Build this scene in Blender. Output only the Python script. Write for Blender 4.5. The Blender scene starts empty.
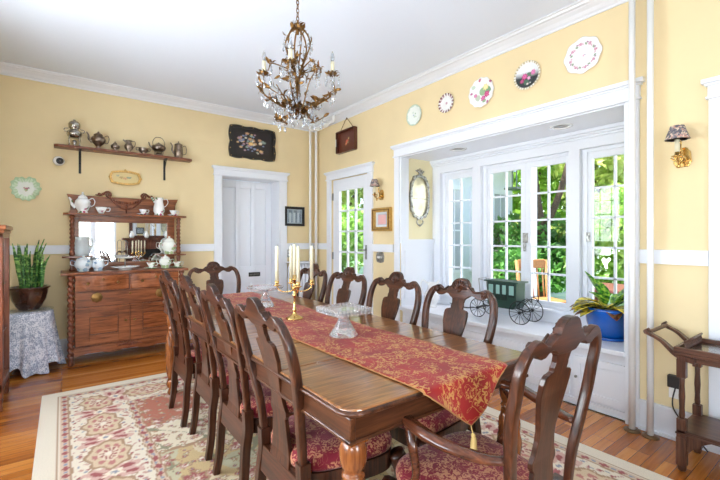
import bpy, math, random
import numpy as np
from mathutils import Matrix, Vector
random.seed(7); RS=np.random.RandomState(5)
C=bpy.context.scene.collection
PI=math.pi; cos=math.cos; sin=math.sin
# ---------------------------------------------------------------- mesh builder
class M:
    def __init__(s): s.v=[]; s.f=[]; s.sm=[]; s.m=None; s.uv=None; s.col=None
    def add(s,vs,fs,sm=False):
        b=len(s.v)
        if s.m is not None: vs=[tuple(s.m@Vector(p)) for p in vs]
        s.v+= [tuple(p) for p in vs]; s.f+=[tuple(b+i for i in f) for f in fs]; s.sm+=[sm]*len(fs)
        return s
    def box(s,x0,x1,y0,y1,z0,z1):
        vs=[(x0,y0,z0),(x1,y0,z0),(x1,y1,z0),(x0,y1,z0),(x0,y0,z1),(x1,y0,z1),(x1,y1,z1),(x0,y1,z1)]
        return s.add(vs,[(3,2,1,0),(4,5,6,7),(0,1,5,4),(1,2,6,5),(2,3,7,6),(3,0,4,7)])
    def lathe(s,prof,c=(0,0,0),n=20,ax='z',sm=True,twist=0,fl=0,amp=0,ph=0):
        vs=[];fs=[];rings=[]
        def tr(x,y,z):
            if ax=='z': return (c[0]+x,c[1]+y,c[2]+z)
            if ax=='x': return (c[0]+z,c[1]+x,c[2]+y)
            return (c[0]+y,c[1]+z,c[2]+x)
        for r,z in prof:
            if r<1e-6: rings.append([len(vs)]); vs.append(tr(0,0,z))
            else:
                rg=[]
                for k in range(n):
                    a=2*PI*k/n+ph; rr=r*(1+amp*cos(fl*(a+twist*z))) if fl else r
                    rg.append(len(vs)); vs.append(tr(rr*cos(a),rr*sin(a),z))
                rings.append(rg)
        for A,B in zip(rings,rings[1:]):
            if len(A)==1 and len(B)==1: continue
            for k in range(n):
                k2=(k+1)%n
                if len(A)==1: fs.append((A[0],B[k2],B[k]) if 1 else 0)
                elif len(B)==1: fs.append((A[k],A[k2],B[0]))
                else: fs.append((A[k],A[k2],B[k2],B[k]))
        if len(rings[0])>1: fs.append(tuple(reversed(rings[0])))
        if len(rings[-1])>1: fs.append(tuple(rings[-1]))
        return s.add(vs,fs,sm)
    def tube(s,pts,r=.01,n=8,sec=None,up=(0,0,1),sm=True,closed=False):
        pts=[Vector(p) for p in pts]; N=len(pts)
        rr=r if isinstance(r,(list,tuple)) else [r]*N
        if sec is None: sec=[(cos(2*PI*k/n),sin(2*PI*k/n)) for k in range(n)]
        n=len(sec); vs=[];fs=[]; U=Vector(up)
        for i,p in enumerate(pts):
            if closed: T=pts[(i+1)%N]-pts[i-1]
            else: T=pts[min(i+1,N-1)]-pts[max(i-1,0)]
            T.normalize(); S=T.cross(U)
            if S.length<1e-3: S=T.orthogonal()
            S.normalize(); V=S.cross(T).normalized(); U=V
            for a,b in sec: vs.append(tuple(p+S*(a*rr[i])+V*(b*rr[i])))
        L=N if closed else N-1
        for i in range(L):
            j=(i+1)%N
            for k in range(n):
                k2=(k+1)%n; fs.append((i*n+k,i*n+k2,j*n+k2,j*n+k))
        if not closed: fs.append(tuple(range(n-1,-1,-1))); fs.append(tuple((N-1)*n+k for k in range(n)))
        return s.add(vs,fs,sm)
    def slab(s,rows,pos,m=1,sm=False):
        """rows (t,a,b); pos(t,q,side)->xyz ; closed solid"""
        vs=[];fs=[];R=len(rows);W=m+1
        for sd in (0,1):
            for t,a,b in rows:
                for k in range(W): vs.append(pos(t,a+(b-a)*k/m,sd))
        o=R*W
        for i in range(R-1):
            for k in range(m):
                a=i*W+k; fs.append((a,a+1,a+W+1,a+W)); fs.append((o+a+W,o+a+W+1,o+a+1,o+a))
            a=i*W; fs.append((a+W,o+a+W,o+a,a)); a=i*W+m; fs.append((a,o+a,o+a+W,a+W))
        for k in range(m):
            fs.append((k+1,k,o+k,o+k+1)); a=(R-1)*W+k; fs.append((a,a+1,o+a+1,o+a))
        return s.add(vs,fs,sm)
    def prism(s,out,z0,z1,pl='xy',sm=False):
        n=len(out)
        def P(a,b,h): return {'xy':(a,b,h),'xz':(a,h,b),'yz':(h,a,b)}[pl]
        vs=[P(a,b,z0) for a,b in out]+[P(a,b,z1) for a,b in out]
        fs=[tuple(range(n-1,-1,-1)),tuple(range(n,2*n))]+[(k,(k+1)%n,n+(k+1)%n,n+k) for k in range(n)]
        return s.add(vs,fs,sm)
    def ball(s,c,r,n=10,m=7,sc=(1,1,1)):
        vs=[(c[0],c[1],c[2]-r*sc[2])];fs=[]
        for i in range(1,m):
            a=PI*i/m
            for k in range(n):
                b=2*PI*k/n; vs.append((c[0]+r*sc[0]*sin(a)*cos(b),c[1]+r*sc[1]*sin(a)*sin(b),c[2]-r*sc[2]*cos(a)))
        vs.append((c[0],c[1],c[2]+r*sc[2])); L=len(vs)-1
        for k in range(n):
            k2=(k+1)%n; fs.append((0,1+k2,1+k)); fs.append((L,L-n+k,L-n+k2))
            for i in range(m-2): a=1+i*n; fs.append((a+k,a+k2,a+n+k2,a+n+k))
        return s.add(vs,fs,True)
    def build(s,name,mat,parent=None,bev=0,seg=2,sub=0,loc=None,rot=None,ang=35):
        me=bpy.data.meshes.new(name); me.from_pydata(s.v,[],s.f)
        me.polygons.foreach_set('use_smooth',s.sm)
        if s.uv is not None:
            ul=me.uv_layers.new(name='UVMap'); li=np.zeros(len(me.loops),dtype=np.int32); me.loops.foreach_get('vertex_index',li)
            ul.data.foreach_set('uv',np.array(s.uv,dtype=np.float32)[li].ravel())
        if s.col is not None:
            ca=me.color_attributes.new(name='Col',type='FLOAT_COLOR',domain='POINT')
            c=np.ones((len(s.v),4),dtype=np.float32); c[:,:3]=np.array(s.col); ca.data.foreach_set('color',c.ravel())
        me.update()
        o=bpy.data.objects.new(name,me); C.objects.link(o)
        if mat: me.materials.append(mat if not isinstance(mat,str) else MT[mat])
        if bev:
            b=o.modifiers.new('bevel','BEVEL'); b.width=bev; b.segments=seg; b.limit_method='ANGLE'; b.angle_limit=math.radians(ang); b.harden_normals=False
        if sub:
            b=o.modifiers.new('sub','SUBSURF'); b.levels=sub; b.render_levels=sub
        if parent is not None: o.parent=parent
        if loc: o.location=loc
        if rot: o.rotation_euler=rot
        return o
def spl(pts,n=6):
    P=[Vector(p) for p in pts]; P=[P[0]*2-P[1]]+P+[P[-1]*2-P[-2]]; o=[]
    for i in range(1,len(P)-2):
        for k in range(n):
            t=k/n; a,b,c,d=P[i-1:i+3]
            o.append(.5*((2*b)+(c-a)*t+(2*a-5*b+4*c-d)*t*t+(3*b-a-3*c+d)*t**3))
    o.append(P[-2]); return o
def lerp1(tab,x):
    if x<=tab[0][0]: return tab[0][1]
    for (a,u),(b,v) in zip(tab,tab[1:]):
        if x<=b: return u+(v-u)*(x-a)/(b-a)
    return tab[-1][1]
def tag(o,label=None,cat=None,group=None,kind=None):
    if label: o['label']=label
    if cat: o['category']=cat
    if group: o['group']=group
    if kind: o['kind']=kind
    return o
def thing(name,label,cat,loc=(0,0,0),rz=0,group=None):
    o=bpy.data.objects.new(name,None); C.objects.link(o); o.location=loc; o.rotation_euler=(0,0,rz); o.empty_display_size=.05
    return tag(o,label,cat,group)
def struct(name,m,mat,parent=None,bev=0):
    o=m.build(name,mat,parent,bev)
    if parent is None: o['kind']='structure'
    return o
def dup(o,loc=None,rz=None,label=None,parent=None):
    c=o.copy(); C.objects.link(c)
    if parent is not None: c.parent=parent
    if loc: c.location=loc
    if rz is not None: c.rotation_euler=(0,0,rz)
    if label: c['label']=label
    for ch in list(o.children): dup(ch,parent=c)
    return c
# ---------------------------------------------------------------- materials
MT={}
def srgb(r,g,b):
    f=lambda v:(v/255/12.92 if v/255<=.04045 else ((v/255+.055)/1.055)**2.4)
    return (f(r),f(g),f(b),1)
class NT:
    def __init__(s,name):
        s.mat=bpy.data.materials.new(name); s.mat.use_nodes=True; s.t=s.mat.node_tree; s.b=s.t.nodes['Principled BSDF']; MT[name]=s.mat
        s.x=0
    def n(s,ty,**k):
        o=s.t.nodes.new('ShaderNode'+ty)
        for a,v in k.items():
            if a.startswith('i_'):
                key=a[2:].replace('_',' ')
                o.inputs[int(key) if key.isdigit() else key].default_value=v
            else: setattr(o,a,v)
        return o
    def l(s,a,ao,b,bi): s.t.links.new(a.outputs[ao],b.inputs[bi]); return b
    def ramp(s,src,so,stops,interp='LINEAR'):
        r=s.n('ValToRGB'); r.color_ramp.interpolation=interp; e=r.color_ramp.elements
        while len(e)>1: e.remove(e[0])
        e[0].position=stops[0][0]; e[0].color=stops[0][1]
        for p,c in stops[1:]:
            q=e.new(p); q.color=c
        s.l(src,so,r,0); return r
    def coord(s,out='Object',scale=(1,1,1),rot=(0,0,0)):
        t=s.n('TexCoord'); m=s.n('Mapping'); m.inputs['Scale'].default_value=scale; m.inputs['Rotation'].default_value=rot
        s.l(t,out,m,0); return m
    def bump(s,src,so,st=.2,dist=.01):
        b=s.n('Bump',i_Strength=st,i_Distance=dist); s.l(src,so,b,'Height'); s.l(b,0,s.b,'Normal')
def plain(name,col,rough=.5,metal=0,spec=.5,coat=0,bump=0,bs=60,var=0,trans=0,ior=1.5):
    m=NT(name); b=m.b; c=srgb(*col); b.inputs['Base Color'].default_value=c; b.inputs['Roughness'].default_value=rough
    b.inputs['Metallic'].default_value=metal; b.inputs['Specular IOR Level'].default_value=spec; b.inputs['Coat Weight'].default_value=coat
    b.inputs['Coat Roughness'].default_value=.08
    if trans: b.inputs['Transmission Weight'].default_value=trans; b.inputs['IOR'].default_value=ior
    if bump or var:
        co=m.coord(); nz=m.n('TexNoise',i_Scale=bs,i_Detail=4.); m.l(co,0,nz,0)
        if bump: m.bump(nz,0,bump,.004)
        if var:
            lo=tuple(max(0,v*(1-var)) for v in c[:3])+(1,); hi=tuple(min(1,v*(1+var)) for v in c[:3])+(1,)
            r=m.ramp(nz,0,[(.3,lo),(.7,hi)]); m.l(r,0,b,'Base Color')
    return m.mat
def wood(name,dark,mid,light,axis=0,rough=.32,scale=1.,coat=.25,fine=1.):
    m=NT(name); sc=[14*scale,14*scale,14*scale]; sc[axis]=1.3*scale
    co=m.coord(scale=tuple(sc)); n1=m.n('TexNoise',i_Scale=2.2,i_Detail=6.,i_Roughness=.6,i_Distortion=.8); m.l(co,0,n1,0)
    sc2=[90*scale*fine]*3; sc2[axis]=5*scale
    c2=m.coord(scale=tuple(sc2)); n2=m.n('TexNoise',i_Scale=1.5,i_Detail=3.); m.l(c2,0,n2,0)
    mx=m.n('Mix',data_type='FLOAT'); mx.inputs[0].default_value=.38; m.l(n1,0,mx,2); m.l(n2,0,mx,3)
    r=m.ramp(mx,0,[(.34,srgb(*dark)),(.5,srgb(*mid)),(.66,srgb(*light))]); m.l(r,0,m.b,'Base Color')
    m.b.inputs['Roughness'].default_value=rough; m.b.inputs['Coat Weight'].default_value=coat; m.b.inputs['Coat Roughness'].default_value=.12; m.b.inputs['Specular IOR Level'].default_value=.32
    m.bump(n2,0,.08,.002)
    return m.mat
def damask(name,base,base2,gold,scale=1.,uv='Object',rough=.75,amt=.5,vine=.022,blob=.52):
    m=NT(name); co=m.coord(uv,scale=(scale,)*3)
    n1=m.n('TexNoise',i_Scale=15.,i_Detail=1.5,i_Distortion=1.6); m.l(co,0,n1,0)
    a=m.n('Math',operation='SUBTRACT',i_1=.5); m.l(n1,0,a,0); b=m.n('Math',operation='ABSOLUTE'); m.l(a,0,b,0)
    v1=m.ramp(b,0,[(vine,(1,1,1,1)),(vine*1.8,(0,0,0,1))])
    n3=m.n('TexNoise',i_Scale=52.,i_Detail=1.2,i_Distortion=1.6); m.l(co,0,n3,0)
    v2=m.ramp(n3,0,[(blob,(0,0,0,1)),(blob+.03,(1,1,1,1))])
    n4=m.n('TexNoise',i_Scale=11.,i_Detail=1.,i_Distortion=.6); m.l(co,0,n4,0)
    v3=m.ramp(n4,0,[(amt,(0,0,0,1)),(amt+.04,(1,1,1,1))])
    mu=m.n('Math',operation='MULTIPLY'); m.l(v2,0,mu,0); m.l(v3,0,mu,1)
    mm=m.n('Math',operation='MAXIMUM'); m.l(mu,0,mm,0); m.l(v1,0,mm,1)
    n2=m.n('TexNoise',i_Scale=6.,i_Detail=2.); m.l(co,0,n2,0)
    rb=m.ramp(n2,0,[(.35,srgb(*base)),(.65,srgb(*base2))])
    mx=m.n('Mix',data_type='RGBA'); m.l(mm,0,mx,0); m.l(rb,0,mx,6); mx.inputs[7].default_value=srgb(*gold); m.l(mx,2,m.b,'Base Color')
    m.b.inputs['Roughness'].default_value=rough; m.b.inputs['Specular IOR Level'].default_value=.3
    m.b.inputs['Sheen Weight'].default_value=.15; m.bump(mm,0,.25,.002)
    return m.mat
def attr(name,rough=.5,coat=0,detail=0,dscale=300,spec=.4):
    m=NT(name); a=m.n('Attribute',attribute_name='Col')
    if detail:
        co=m.coord(); nz=m.n('TexNoise',i_Scale=dscale,i_Detail=2.); m.l(co,0,nz,0)
        r=m.ramp(nz,0,[(.3,(1-detail,)*3+(1,)),(.7,(1+detail,)*3+(1,))])
        mx=m.n('Mix',data_type='RGBA',blend_type='MULTIPLY'); mx.inputs[0].default_value=1; m.l(a,0,mx,6); m.l(r,0,mx,7); m.l(mx,2,m.b,'Base Color'); m.bump(nz,0,.4,.003)
    else: m.l(a,0,m.b,'Base Color')
    m.b.inputs['Roughness'].default_value=rough; m.b.inputs['Coat Weight'].default_value=coat; m.b.inputs['Specular IOR Level'].default_value=spec
    return m.mat
def glass(name,tint=(1,1,1),refl=1.0):
    m=NT(name); m.t.nodes.remove(m.b); out=[n for n in m.t.nodes if n.type=='OUTPUT_MATERIAL'][0]
    t=m.n('BsdfTransparent'); t.inputs[0].default_value=(*tint,1); g=m.n('BsdfGlossy'); g.inputs['Roughness'].default_value=0.0
    lw=m.n('LayerWeight',i_Blend=.5); pw=m.n('Math',operation='POWER',i_1=4.); m.l(lw,'Facing',pw,0); f=m.n('Math',operation='MULTIPLY_ADD',i_1=.55,i_2=.035); m.l(pw,0,f,0); x=m.n('MixShader'); m.l(f,0,x,0); m.l(t,0,x,1); m.l(g,0,x,2); m.l(x,0,out,0)
    return m.mat
def china(name,base,spots,scale=22,thr=.42,cut=.5):
    m=NT(name); co=m.coord(scale=(scale,)*3); v=m.n('TexVoronoi',i_Scale=1.0); m.l(co,0,v,0)
    nz=m.n('TexNoise',i_Scale=.35,i_Detail=0.); m.l(co,0,nz,0)
    d=m.n('TexNoise',i_Scale=3.5); m.l(co,0,d,0)
    ad=m.n('Math',operation='MULTIPLY_ADD',i_1=.5); m.l(d,0,ad,0); m.l(v,'Distance',ad,2)
    a=m.ramp(ad,0,[(thr,(1,1,1,1)),(thr+.08,(0,0,0,1))]); b=m.ramp(nz,0,[(cut,(0,0,0,1)),(cut+.05,(1,1,1,1))])
    mu=m.n('Math',operation='MULTIPLY'); m.l(a,0,mu,0); m.l(b,0,mu,1)
    cr=m.ramp(v,'Color',[(0,srgb(*spots[0])),(.45,srgb(*spots[1])),(.6,srgb(*spots[2]))],'CONSTANT')
    mx=m.n('Mix',data_type='RGBA'); m.l(mu,0,mx,0); mx.inputs[6].default_value=srgb(*base); m.l(cr,0,mx,7); m.l(mx,2,m.b,'Base Color')
    m.b.inputs['Roughness'].default_value=.15; m.b.inputs['Coat Weight'].default_value=.6
    return m.mat
def leafmat(name,a,b,c,scale=9,rough=.5,sub=.0):
    m=NT(name); co=m.coord(scale=(scale,)*3); nz=m.n('TexNoise',i_Scale=1.,i_Detail=3.); m.l(co,0,nz,0)
    r=m.ramp(nz,0,[(.3,srgb(*a)),(.5,srgb(*b)),(.7,srgb(*c))]); m.l(r,0,m.b,'Base Color'); m.b.inputs['Roughness'].default_value=rough
    if sub:
        out=[n for n in m.t.nodes if n.type=='OUTPUT_MATERIAL'][0]; tr=m.n('BsdfTranslucent'); m.l(r,0,tr,0); x=m.n('MixShader'); x.inputs[0].default_value=sub
        m.l(m.b,0,x,1); m.l(tr,0,x,2); m.l(x,0,out,0)
    return m.mat

plain('wall_paint',(231,211,167),.75,var=.03,bs=3,spec=.3)
plain('cream_paint',(240,228,185),.7,spec=.3)
plain('ceiling_paint',(232,240,252),.85,spec=.2)
plain('white_trim',(230,233,239),.35,spec=.4)
plain('white_door',(232,236,243),.35)
plain('pipe_paint',(240,240,238),.3)
plain('brass',(214,178,112),.2,1)
plain('old_gold',(124,92,54),.42,1,bump=.5,bs=90,var=.5)
plain('gilt',(205,165,95),.4,.6,bump=.6,bs=70,var=.3)
plain('steel',(150,148,142),.3,1)
plain('silver',(175,170,162),.22,1,var=.35,bs=30)
plain('tarnish',(140,126,114),.28,1,var=.5,bs=30)
plain('black_iron',(22,22,24),.45)
plain('dark_plastic',(35,32,30),.5)
plain('wax',(222,214,184),.55)
plain('mirror',(235,238,240),.015,1)
plain('old_mirror',(205,196,168),.35,1,var=.35,bs=9,bump=.3)
plain('porcelain',(240,240,238),.12,coat=.6)
plain('grey_crystal',(236,242,244),.08,coat=.6,trans=.55,ior=1.3,bump=.8,bs=50)
plain('flange_metal',(120,96,70),.45,.7)
plain('cloth_white',(236,234,238),.9)
plain('blue_glaze',(8,90,185),.12,coat=.8,var=.3,bs=6)
plain('brown_glaze',(62,36,28),.12,coat=.8,var=.5,bs=9)
plain('soil',(60,42,30),.95,bump=.8,bs=80)
plain('green_paint',(38,68,58),.4)
plain('tassel_gold',(222,190,120),.7,bump=.6,bs=200)
plain('pewter',(165,165,160),.35,.9,bump=.8,bs=60,var=.4)
plain('patio_wood',(168,118,66),.6)
plain('patio_dark',(105,60,45),.6)
plain('bark',(92,76,62),.95,bump=1,bs=20,var=.3)
plain('siding',(222,226,232),.7)
plain('lit_white',(250,250,250),.3)
plain('shade_window',(176,180,190),.2)
plain('deck',(150,148,142),.8,var=.15,bs=5)
glass('window_glass'); glass('thin_glass',(.96,.98,.98))
plain('crystal',(250,252,255),.05,trans=.86,ior=1.45,coat=.8,bump=1.,bs=55)
wood('chair_wood',(24,12,7),(62,32,18),(94,52,30),2,.33,coat=.28)
wood('chair_wood_x',(24,12,7),(62,32,18),(94,52,30),0,.33,coat=.28)
wood('arm_wood',(34,16,10),(76,38,22),(108,60,36),1,.25,coat=.5)
wood('table_top',(80,46,22),(134,84,42),(166,114,64),0,.28,coat=.9,scale=1.4)
wood('table_apron',(34,17,10),(70,38,22),(98,58,36),1,.3,coat=.3)
wood('table_apron_x',(34,17,10),(70,38,22),(98,58,36),0,.3,coat=.3)
wood('table_leg',(76,38,18),(128,72,34),(160,98,50),2,.25,coat=.4)
wood('sb_x',(76,38,22),(136,78,46),(168,104,65),0,.3,coat=.3)
wood('sb_z',(78,38,24),(118,64,42),(146,86,58),2,.3,coat=.3)
wood('sb_drawer',(92,48,26),(148,84,47),(178,110,68),0,.25,coat=.4)
wood('cart_y',(46,26,18),(84,52,38),(114,76,56),1,.35)
wood('cart_z',(46,26,18),(82,50,36),(110,72,54),2,.35)
wood('shelf_wood',(84,44,28),(124,72,48),(150,94,66),0,.4)
wood('dark_wood',(52,26,18),(86,48,34),(112,68,50),2,.3)
damask('seat_damask',(112,16,34),(132,26,44),(184,126,92),1.25,vine=.004,amt=.43,blob=.50)
damask('runner_damask',(142,16,18),(164,28,24),(192,138,74),.95,'UV',amt=.45,vine=.006,blob=.525)
plain('old_brass',(140,108,62),.35,.9)
attr('rug',.95,detail=.12,dscale=260,spec=.1)
attr('plate_paint',.15,.6)
attr('tray_paint',.3,.3)
china('china_rose',(240,240,240),((178,60,110),(120,50,80),(90,130,80)),30,.62,.54)
china('china_green',(236,238,228),((170,190,140),(205,160,150),(140,165,110)),22,.66,.4)
china('china_blue',(222,230,236),((150,175,195),(120,150,180),(200,215,215)),20,.66,.35)
leafmat('leaf_a',(84,130,40),(140,190,70),(200,226,120),.9,sub=.3)
leafmat('leaf_b',(60,112,48),(104,168,76),(160,208,112),.9,sub=.3)
leafmat('leaf_c',(150,176,84),(200,214,120),(230,234,170),.9,sub=.35)
leafmat('lawn',(70,120,40),(110,160,60),(150,190,90),2)
# floor boards
def floor_mat():
    m=NT('oak_floor'); co=m.coord()
    br=m.n('TexBrick',i_Scale=1.); br.offset=.37; br.offset_frequency=3
    for k,v in (('Color1',(0,0,0,1)),('Color2',(1,1,1,1)),('Mortar',(.5,.5,.5,1)),('Mortar Size',.0012),('Brick Width',1.35),('Row Height',.062),('Mortar Smooth',.0),('Bias',0.)): br.inputs[k].default_value=v
    m.l(co,0,br,0)
    c2=m.coord(scale=(2.,34,1)); n=m.n('TexNoise',i_Scale=2.,i_Detail=5.,i_Distortion=.5); m.l(c2,0,n,0)
    mx=m.n('Mix',data_type='FLOAT'); mx.inputs[0].default_value=.5; m.l(br,0,mx,2); m.l(n,0,mx,3)
    r=m.ramp(mx,0,[(.15,srgb(124,64,20)),(.4,srgb(172,98,34)),(.6,srgb(198,122,50)),(.85,srgb(220,152,78))])
    m2=m.n('Mix',data_type='RGBA'); m.l(br,1,m2,0); m.l(r,0,m2,6); m2.inputs[7].default_value=srgb(84,42,18); m.l(m2,2,m.b,'Base Color')
    m.b.inputs['Roughness'].default_value=.24; m.b.inputs['Coat Weight'].default_value=.25; m.b.inputs['Coat Roughness'].default_value=.1
floor_mat()
plain('bulb_glass',(205,210,216),.05,coat=.6,trans=.7,ior=1.3)
plain('drop_crystal',(225,232,240),.05,0,coat=.8,trans=.75,ior=1.4)
plain('carriage_window',(150,190,180),.1)
plain('cord',(170,120,70),.7)
plain('carriage_trim',(24,44,38),.4)
# ================================================================= SETTING
CZ=2.93
struct('floor',M().box(-.9,3.6,-2,5.5,-.1,0),'oak_floor')
struct('ceiling',M().box(-1.2,3.3,-2.3,5.6,CZ,CZ+.12),'ceiling_paint')
def wall_with_holes(name,plane,p0,p1,a0,a1,holes,mat='wall_paint',z0=-.1,z1=CZ):
    """plane 'x' => wall spans y; holes (a,b,zlo,zhi)"""
    m=M(); hs=sorted(holes); cur=a0
    def bx(a,b,c,d):
        if b-a<1e-4 or d-c<1e-4: return
        if plane=='x': m.box(p0,p1,a,b,c,d)
        else: m.box(a,b,p0,p1,c,d)
    for (a,b,c,d) in hs:
        bx(cur,a,z0,z1); bx(a,b,z0,c); bx(a,b,d,z1); cur=b
    bx(cur,a1,z0,z1)
    return struct(name,m,mat)
wall_with_holes('wall_back','y',5.19,5.5,-1.05,3.17,[(1.66,2.48,0,2.07)])
wall_with_holes('wall_right','x',3.05,3.17,-2.0,5.19,[(-.42,.52,0,2.07),(1.05,3.29,0,2.17),(3.87,4.71,0,2.07)])
wall_with_holes('wall_left','x',-1.05,-.9,-2.0,5.19,[(-1.5,-.2,.6,2.3),(.5,2.0,.6,2.3),(2.3,3.5,.6,2.3)])
wall_with_holes('wall_front','y',-2.15,-2.0,-1.05,3.17,[(.15,1.15,.6,2.3)])
# bay
struct('wall_bay_back',M().box(3.58,3.7,1.0,3.34,0,.6).box(3.58,3.7,1.0,3.34,2.02,2.3).box(3.58,3.7,1.0,1.10,.6,2.02).box(3.58,3.7,1.59,1.68,.6,2.02).box(3.58,3.7,2.605,2.70,.6,2.02).box(3.58,3.7,3.175,3.34,.6,2.02),'white_trim')
struct('wall_bay_left',M().box(3.17,3.7,3.29,3.42,0,2.3),'cream_paint')
struct('wall_bay_right',M().box(3.17,3.7,.93,1.05,0,2.3),'cream_paint')
struct('ceiling_bay',M().box(3.17,3.7,1.05,3.29,2.17,2.3),'white_trim')
# wainscot panel on the left cheek of the bay
w=M().box(3.06,3.58,3.27,3.29,.48,1.21).box(3.05,3.58,3.255,3.29,1.19,1.235)
for a,b,c,d in ((3.10,3.54,1.09,1.11),(3.10,3.54,.56,.58),(3.10,3.12,.58,1.09),(3.52,3.54,.58,1.09)): w.box(a,b,3.262,3.27,c,d)
struct('trim_1',w,'white_trim')
# window seat
ws=M().box(3.02,3.58,1.05,3.29,.445,.48)
struct('trim_2',ws,'white_trim',bev=.006)
cab=thing('window_seat_cabinet','long white built-in cabinet with shaker doors under the bay window seat','cabinet',(3.09,2.17,0))
M().box(0,.49,-1.12,1.12,0,.445).box(-.012,0,-1.12,1.12,.0,.05).box(-.012,0,-1.12,1.12,.42,.445).build('carcass','white_trim',cab)
for i in range(6):
    y0=-1.12+i*.3733; 
    d=M(); a,b=y0+.015,y0+.3733-.015
    d.box(-.018,0,a,b,.07,.12).box(-.018,0,a,b,.32,.37).box(-.018,0,a,a+.05,.12,.32).box(-.018,0,b-.05,b,.12,.32).box(-.007,0,a+.05,b-.05,.12,.32)
    do=d.build('door','white_trim',cab,bev=.0015)
    M().lathe([(.0,0),(.005,0),(.005,-.01),(.011,-.016),(.009,-.024),(0,-.026)],(-.018,(b-.025 if i%2==0 else a+.025),.22),10,'x').build('knob','steel',do)
# skirting, rails, crown, casings
struct('baseboard_back',M().box(-.9,1.56,5.17,5.19,0,.17).box(-.9,1.56,5.165,5.19,.17,.19).box(2.585,3.05,5.17,5.19,0,.19).box(-.9,1.56,5.155,5.17,0,.02),'white_trim',bev=.002)
struct('baseboard_right',M().box(3.03,3.05,.62,.97,0,.165).box(3.025,3.05,.62,.97,.165,.19).box(3.03,3.05,3.39,3.768,0,.19).box(3.03,3.05,4.806,5.17,0,.19).box(3.012,3.03,.62,.97,0,.02),'white_trim',bev=.002)
struct('baseboard_left',M().box(-.9,-.88,-2,5.17,0,.19),'white_trim')
struct('trim_3',M().box(-.9,1.56,5.168,5.19,1.085,1.175).box(2.585,3.05,5.168,5.19,1.085,1.175).box(-.9,1.56,5.16,5.19,1.155,1.175),'white_trim',bev=.002)
struct('trim_4',M().box(3.028,3.05,.622,.97,1.085,1.175).box(3.028,3.05,3.39,3.768,1.085,1.175).box(3.028,3.05,4.806,5.168,1.085,1.175),'white_trim',bev=.002)
struct('trim_5',M().box(-.9,-.88,-2,5.168,1.085,1.175),'white_trim')
# crown: profile (distance from wall, z)
prof=[(0,2.845),(.012,2.845),(.014,2.86),(.03,2.868),(.05,2.885),(.08,2.9),(.085,2.905),(.105,2.908),(.112,2.92),(.13,2.922),(.13,CZ),(0,CZ)]
def crown(name,fn,a,b):
    n=len(prof); vs=[fn(d,z,a) for d,z in prof]+[fn(d,z,b) for d,z in prof]
    m=M().add(vs,[tuple(range(n)),tuple(range(2*n-1,n-1,-1))]+[(k,n+k,n+(k+1)%n,(k+1)%n) for k in range(n)]); return struct(name,m,'white_trim')
crown('trim_6',lambda d,z,a:(a,5.19-d,z),-.9,3.05); crown('trim_7',lambda d,z,a:(3.05-d,a,z),-2,5.19-.001); crown('trim_8',lambda d,z,a:(-.9+d,a,z),-2,5.19); crown('trim_9',lambda d,z,a:(a,-2+d,z),-.9,3.05)
# casing round doors/openings.  plane x=3.05 facing -X
def cas(name,y0,y1,h,w=.1,wl=None,hd=.085,cap=.025,x=3.05,bot=0,th=.022):
    wl=wl or w; m=M()
    m.box(x-th,x,y0-w,y0,bot,h).box(x-th,x,y1,y1+wl,bot,h)
    m.box(x-th-.003,x,y0-w-.004,y1+wl+.004,h,h+hd).box(x-th-.014,x,y0-w-.012,y1+wl+.012,h-.006,h+.008)
    m.box(x-th-.03,x,y0-w-.03,y1+wl+.03,h+hd,h+hd+cap).box(x-th-.016,x,y0-w-.016,y1+wl+.016,h+hd-.014,h+hd)
    return struct(name,m,'white_trim',bev=.002)
struct('trim_17',M().box(3.05,3.17,1.05,3.29,2.156,2.17).box(3.05,3.17,1.05,1.064,.48,2.156).box(3.05,3.17,3.276,3.29,1.235,2.156),'white_trim')
cas('trim_10',1.05,3.29,2.17,w=.08,hd=.1,cap=.028)
cas('trim_11',3.87,4.71,2.07); cas('trim_12',-.42,.52,2.07)
m=M(); m.box(1.56,1.66,5.168,5.19,0,2.07).box(2.48,2.585,5.168,5.19,0,2.07).box(1.556,2.589,5.165,5.19,2.07,2.155).box(1.53,2.615,5.135,5.19,2.155,2.18).box(1.545,2.6,5.15,5.19,2.14,2.155).box(1.548,2.597,5.154,5.19,2.062,2.078)
struct('trim_13',m,'white_trim',bev=.002)
struct('trim_14',M().box(1.66,1.672,5.19,5.5,0,2.058).box(2.468,2.48,5.19,5.5,0,2.058).box(1.66,2.48,5.19,5.46,2.058,2.07),'white_trim')
# bay inner crown + window head trim and sill
m=M()
for d,a,b in ((.05,2.14,2.17),(.035,2.12,2.14),(.02,2.10,2.12)): m.box(3.58-d,3.58,1.05,3.29,a,b)
struct('trim_15',m,'white_trim',bev=.004)
struct('trim_16',M().box(3.54,3.58,1.05,3.29,.575,.60).box(3.56,3.58,1.05,3.29,.48,.575),'white_trim',bev=.003)
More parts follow.
